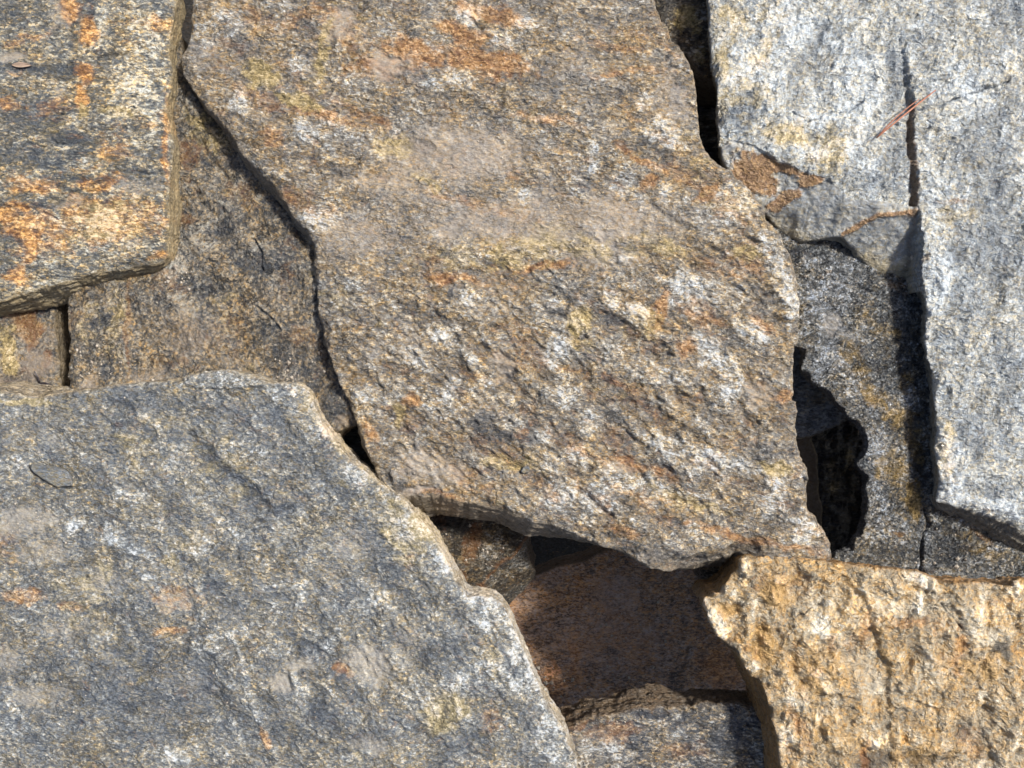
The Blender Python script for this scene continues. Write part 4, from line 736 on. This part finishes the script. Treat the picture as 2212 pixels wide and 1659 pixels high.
def tube(pts, rad, nseg=8):
    V, Fc = [], []
    n = len(pts)
    for i, p in enumerate(pts):
        a = Vector(pts[max(0, i - 1)]); b = Vector(pts[min(n - 1, i + 1)]); t = (b - a).normalized()
        s = t.cross(Vector((0, 0, 1))).normalized(); u = s.cross(t)
        for k in range(nseg):
            an = 2 * math.pi * k / nseg
            V.append(Vector(p) + (s * math.cos(an) + u * math.sin(an)) * rad[i])
    for i in range(n - 1):
        for k in range(nseg):
            k2 = (k + 1) % nseg; Fc.append((i * nseg + k, i * nseg + k2, (i + 1) * nseg + k2, (i + 1) * nseg + k))
    Fc.append(tuple(range(nseg))[::-1]); Fc.append(tuple((n - 1) * nseg + k for k in range(nseg)))
    return V, Fc

needle_m = simple_mat('dry_pine_needle', (0.20, 0.065, 0.035), (0.42, 0.18, 0.10), 900, 0.5, 0.0001, (1, 1, 1))
def needle(p0, p1, bow, label, r=0.0006, lift=0.003):
    def wp(p, t):
        x, y = to_world(p[0], p[1], 0.012); return x, y
    a = np.array(wp(p0, 0)); b = np.array(wp(p1, 0)); nn = np.array([-(b - a)[1], (b - a)[0]]); nn /= np.linalg.norm(nn)
    pts = []; hs = []
    for i in range(25):
        t = i / 24; q = a + (b - a) * t + nn * bow * math.sin(math.pi * t); pts.append(q)
        z = height('C', q[0], q[1]); hs.append(z if z is not None else 0.01)
    # a stiff needle bridges hollows: straight line over the highest points
    top = max(h - (hs[0] + (hs[-1] - hs[0]) * i / 24) for i, h in enumerate(hs))
    z = [hs[0] + (hs[-1] - hs[0]) * i / 24 + top * 0.75 * math.sin(math.pi * i / 24) ** 0.5 + lift for i in range(25)]
    P = [(q[0], q[1], zz) for q, zz in zip(pts, z)]; o0 = P[0]
    V, Fc = tube([tuple(np.array(p) - np.array(o0)) for p in P], [r * (0.35 + 0.65 * math.sin(math.pi * min(1, 0.12 + i / 24 * 0.86)) ** 0.5) for i in range(25)])
    o = py_obj('pine_needle', V, Fc, needle_m, o0); o['label'] = label; o['category'] = 'pine needle'; o['group'] = 'dry pine needles on the silvery slab'
needle((1893, 298), (2022, 194), 0.0006, 'longer reddish pine needle lying across the crack of the silvery slab', 0.0010)
needle((1895, 296), (1980, 218), 0.0020, 'shorter pine needle lying against the longer one on the silvery slab', 0.00075)

# flat flakes built as small slabs
Z_F = None
def chip(key, under, name, label, cat, poly, mat, thick, lift=0.0, seed=5, tilt=(0, 0), step=0.0008):
    cx = sum(p[0] for p in poly) / len(poly); cy = sum(p[1] for p in poly) / len(poly)
    zz = []
    for p in poly + [(cx, cy)]:
        x, y = to_world(p[0], p[1], 0.01); q = height(under, x, y)
        if q is not None: zz.append(q)
    z = float(np.median(zz)) if zz else 0.0
    return slab(key, name, label, cat, poly, z0=z + thick * 0.7 + lift, tilt=tilt, thick=thick, mat=mat, seed=seed, step=step, jag=1.0, edge=(0.0006, 0.001),
                relief=dict(big=0.5, med=0.2, lump=0.15, fine=0.15, micro=0.1, nrust=0, nochre=0, ntan=0, npale=.1, ndark=.1), rows=4, side_amp=0.0003)
chip('c1', 'F', 'slate_chip', 'grey pointed slate chip lying on the blue-grey slab near the left edge', 'stone chip',
     [(62, 1008), (68, 1002), (96, 1004), (125, 1010), (146, 1018), (150, 1030), (157, 1040), (157, 1050), (130, 1052), (125, 1054), (103, 1043), (78, 1025), (66, 1016)], M_CH, 0.0042, 0.0022, 101, (0.02, 0.03))
chip('c2', 'B', 'stone_chip', 'small dark angular chip lying on the lower middle of the largest slab', 'stone chip',
     [(1124, 1018), (1130, 1008), (1142, 1007), (1148, 1013), (1140, 1022), (1130, 1024)], M_CH, 0.0025, 0.0003, 103)

leaf_m = simple_mat('dry_leaf', (0.20, 0.14, 0.10), (0.34, 0.26, 0.20), 700, 0.6, 0.0003, (0.3, 1, 1))
dark_leaf_m = simple_mat('rotten_leaf', (0.02, 0.018, 0.02), (0.07, 0.06, 0.07), 500, 0.45, 0.0003)
def leaf(under, p0, p1, width, label, mat, name='dry_leaf', curl=0.0012, stem=None):
    zr = {'A': 0.004, 'H': -0.046, 'F': 0.01}[under]
    a = np.array(to_world(p0[0], p0[1], zr)); b = np.array(to_world(p1[0], p1[1], zr)); d = b - a; Lh = np.linalg.norm(d); u = d / Lh; v = np.array([-u[1], u[0]])
    V, Fc = [], []; n = 14; mcols = 7
    mid = (a + b) / 2; zb = np.nanmax([height(under, *(a + d * t)) or -1 for t in (0.1, 0.3, 0.5, 0.7, 0.9)]) + 0.0008
    for layer in (0, 1):
        for i in range(n + 1):
            t = i / n; wdt = width * math.sin(math.pi * t ** 0.85) ** 0.9 + 0.0001
            for j in range(mcols):
                s = (j / (mcols - 1) - 0.5) * 2
                q = a + d * t + v * s * wdt * 0.5
                V.append((q[0] - mid[0], q[1] - mid[1], curl * s * s + curl * 0.8 * math.sin(3 * t) - layer * 0.0003))
    g = lambda L_, i, j: L_ * (n + 1) * mcols + i * mcols + j
    for i in range(n):
        for j in range(mcols - 1):
            Fc.append((g(0, i, j), g(0, i + 1, j), g(0, i + 1, j + 1), g(0, i, j + 1))); Fc.append((g(1, i, j), g(1, i, j + 1), g(1, i + 1, j + 1), g(1, i + 1, j)))
        Fc.append((g(0, i, 0), g(1, i, 0), g(1, i + 1, 0), g(0, i + 1, 0))); Fc.append((g(0, i, mcols - 1), g(0, i + 1, mcols - 1), g(1, i + 1, mcols - 1), g(1, i, mcols - 1)))
    o = py_obj(name, V, Fc, mat, (mid[0], mid[1], zb)); o['label'] = label; o['category'] = 'leaf'
    if stem:
        sx, sy = to_world(stem[0], stem[1], zr + 0.006)
        P = [(a[0] - mid[0], a[1] - mid[1], 0.0005), ((a[0] + sx) / 2 - mid[0] + 0.0006, (a[1] + sy) / 2 - mid[1], 0.004), (sx - mid[0], sy - mid[1], 0.008)]
        Vs, Fs_ = tube(P, [0.0011, 0.0010, 0.0006]); s = py_obj('stem', Vs, Fs_, mat, (0, 0, 0)); s.parent = o
leaf('A', (28, 142), (72, 143), 0.0055, 'tiny dry brown leaf on the rusty slab near the left edge', leaf_m)
leaf('H', (90, 828), (128, 842), 0.008, 'dark curled leaf with upright stem in front of the small left slab', dark_leaf_m, 'withered_leaf', 0.002, (80, 802))

# loose grit on the slab tops
def grit():
    rr = np.random.RandomState(5); V, Fc = [], []
    m = simple_mat('grit_grains', (0.16, 0.13, 0.10), (0.42, 0.38, 0.32), 260, 0.6)
    clusters = [('B', 1075, 215, 60, 60), ('B', 980, 330, 150, 70), ('B', 930, 1010, 110, 50), ('B', 1090, 120, 60, 60), ('B', 1150, 500, 300, 90), ('F', 800, 1440, 60, 80), ('F', 300, 1200, 260, 60), ('F', 400, 1400, 360, 240), ('D', 1880, 1480, 60, 30), ('A', 200, 480, 160, 20), ('B', 1300, 800, 350, 160), ('F', 80, 1130, 90, 60), ('G', 640, 800, 60, 30, 2.2), ('G', 380, 600, 40, 26, 2.4), ('G', 230, 780, 90, 40, 1.8), ('E', 1760, 600, 50, 24, 2.2), ('E', 1900, 1000, 60, 30, 1.8), ('E', 2050, 1190, 60, 24, 2.0), ('K', 1040, 1180, 60, 20, 2.0), ('J', 1330, 1380, 150, 70, 2.6), ('J', 1180, 1480, 50, 40, 3.0), ('L', 1400, 1600, 120, 50, 1.6), ('C', 1990, 560, 10, 16, 2.0), ('D', 1900, 1560, 200, 60, 1.0)]
    for key, cx, cy, rad, cnt, *sc_ in clusters:
        gs = sc_[0] if sc_ else 1.0; zk = {'G': -.024, 'E': -.03, 'K': -.1, 'J': -.278, 'L': -.05}.get(key, 0.0)
        for _ in range(cnt):
            px = cx + rr.randn() * rad * 0.6; py = cy + rr.randn() * rad * 0.45
            x, y = to_world(px, py, zk); z = height(key, x, y)
            if z is None: continue
            r = (0.0004 + 0.0009 * rr.rand() ** 3) * gs; b0 = len(V)
            dirs = [(1, 0, 0), (0, 1, 0), (-1, 0, 0), (0, -1, 0), (0, 0, 1), (0, 0, -1)]
            a = rr.rand() * 6.28; ca, sa = math.cos(a), math.sin(a)
            for dx, dy, dz in dirs:
                q = r * (0.7 + 0.6 * rr.rand()); V.append((x + (dx * ca - dy * sa) * q, y + (dx * sa + dy * ca) * q, z + r * 0.5 + dz * q * 0.8))
            for f in ((0, 1, 4), (1, 2, 4), (2, 3, 4), (3, 0, 4), (1, 0, 5), (2, 1, 5), (3, 2, 5), (0, 3, 5)): Fc.append(tuple(b0 + i for i in f))
    o = py_obj('grit', V, Fc, m, (0, 0, 0), False); o['kind'] = 'stuff'; o['label'] = 'loose sandy grains scattered over the slab tops'; o['category'] = 'grit'
grit()
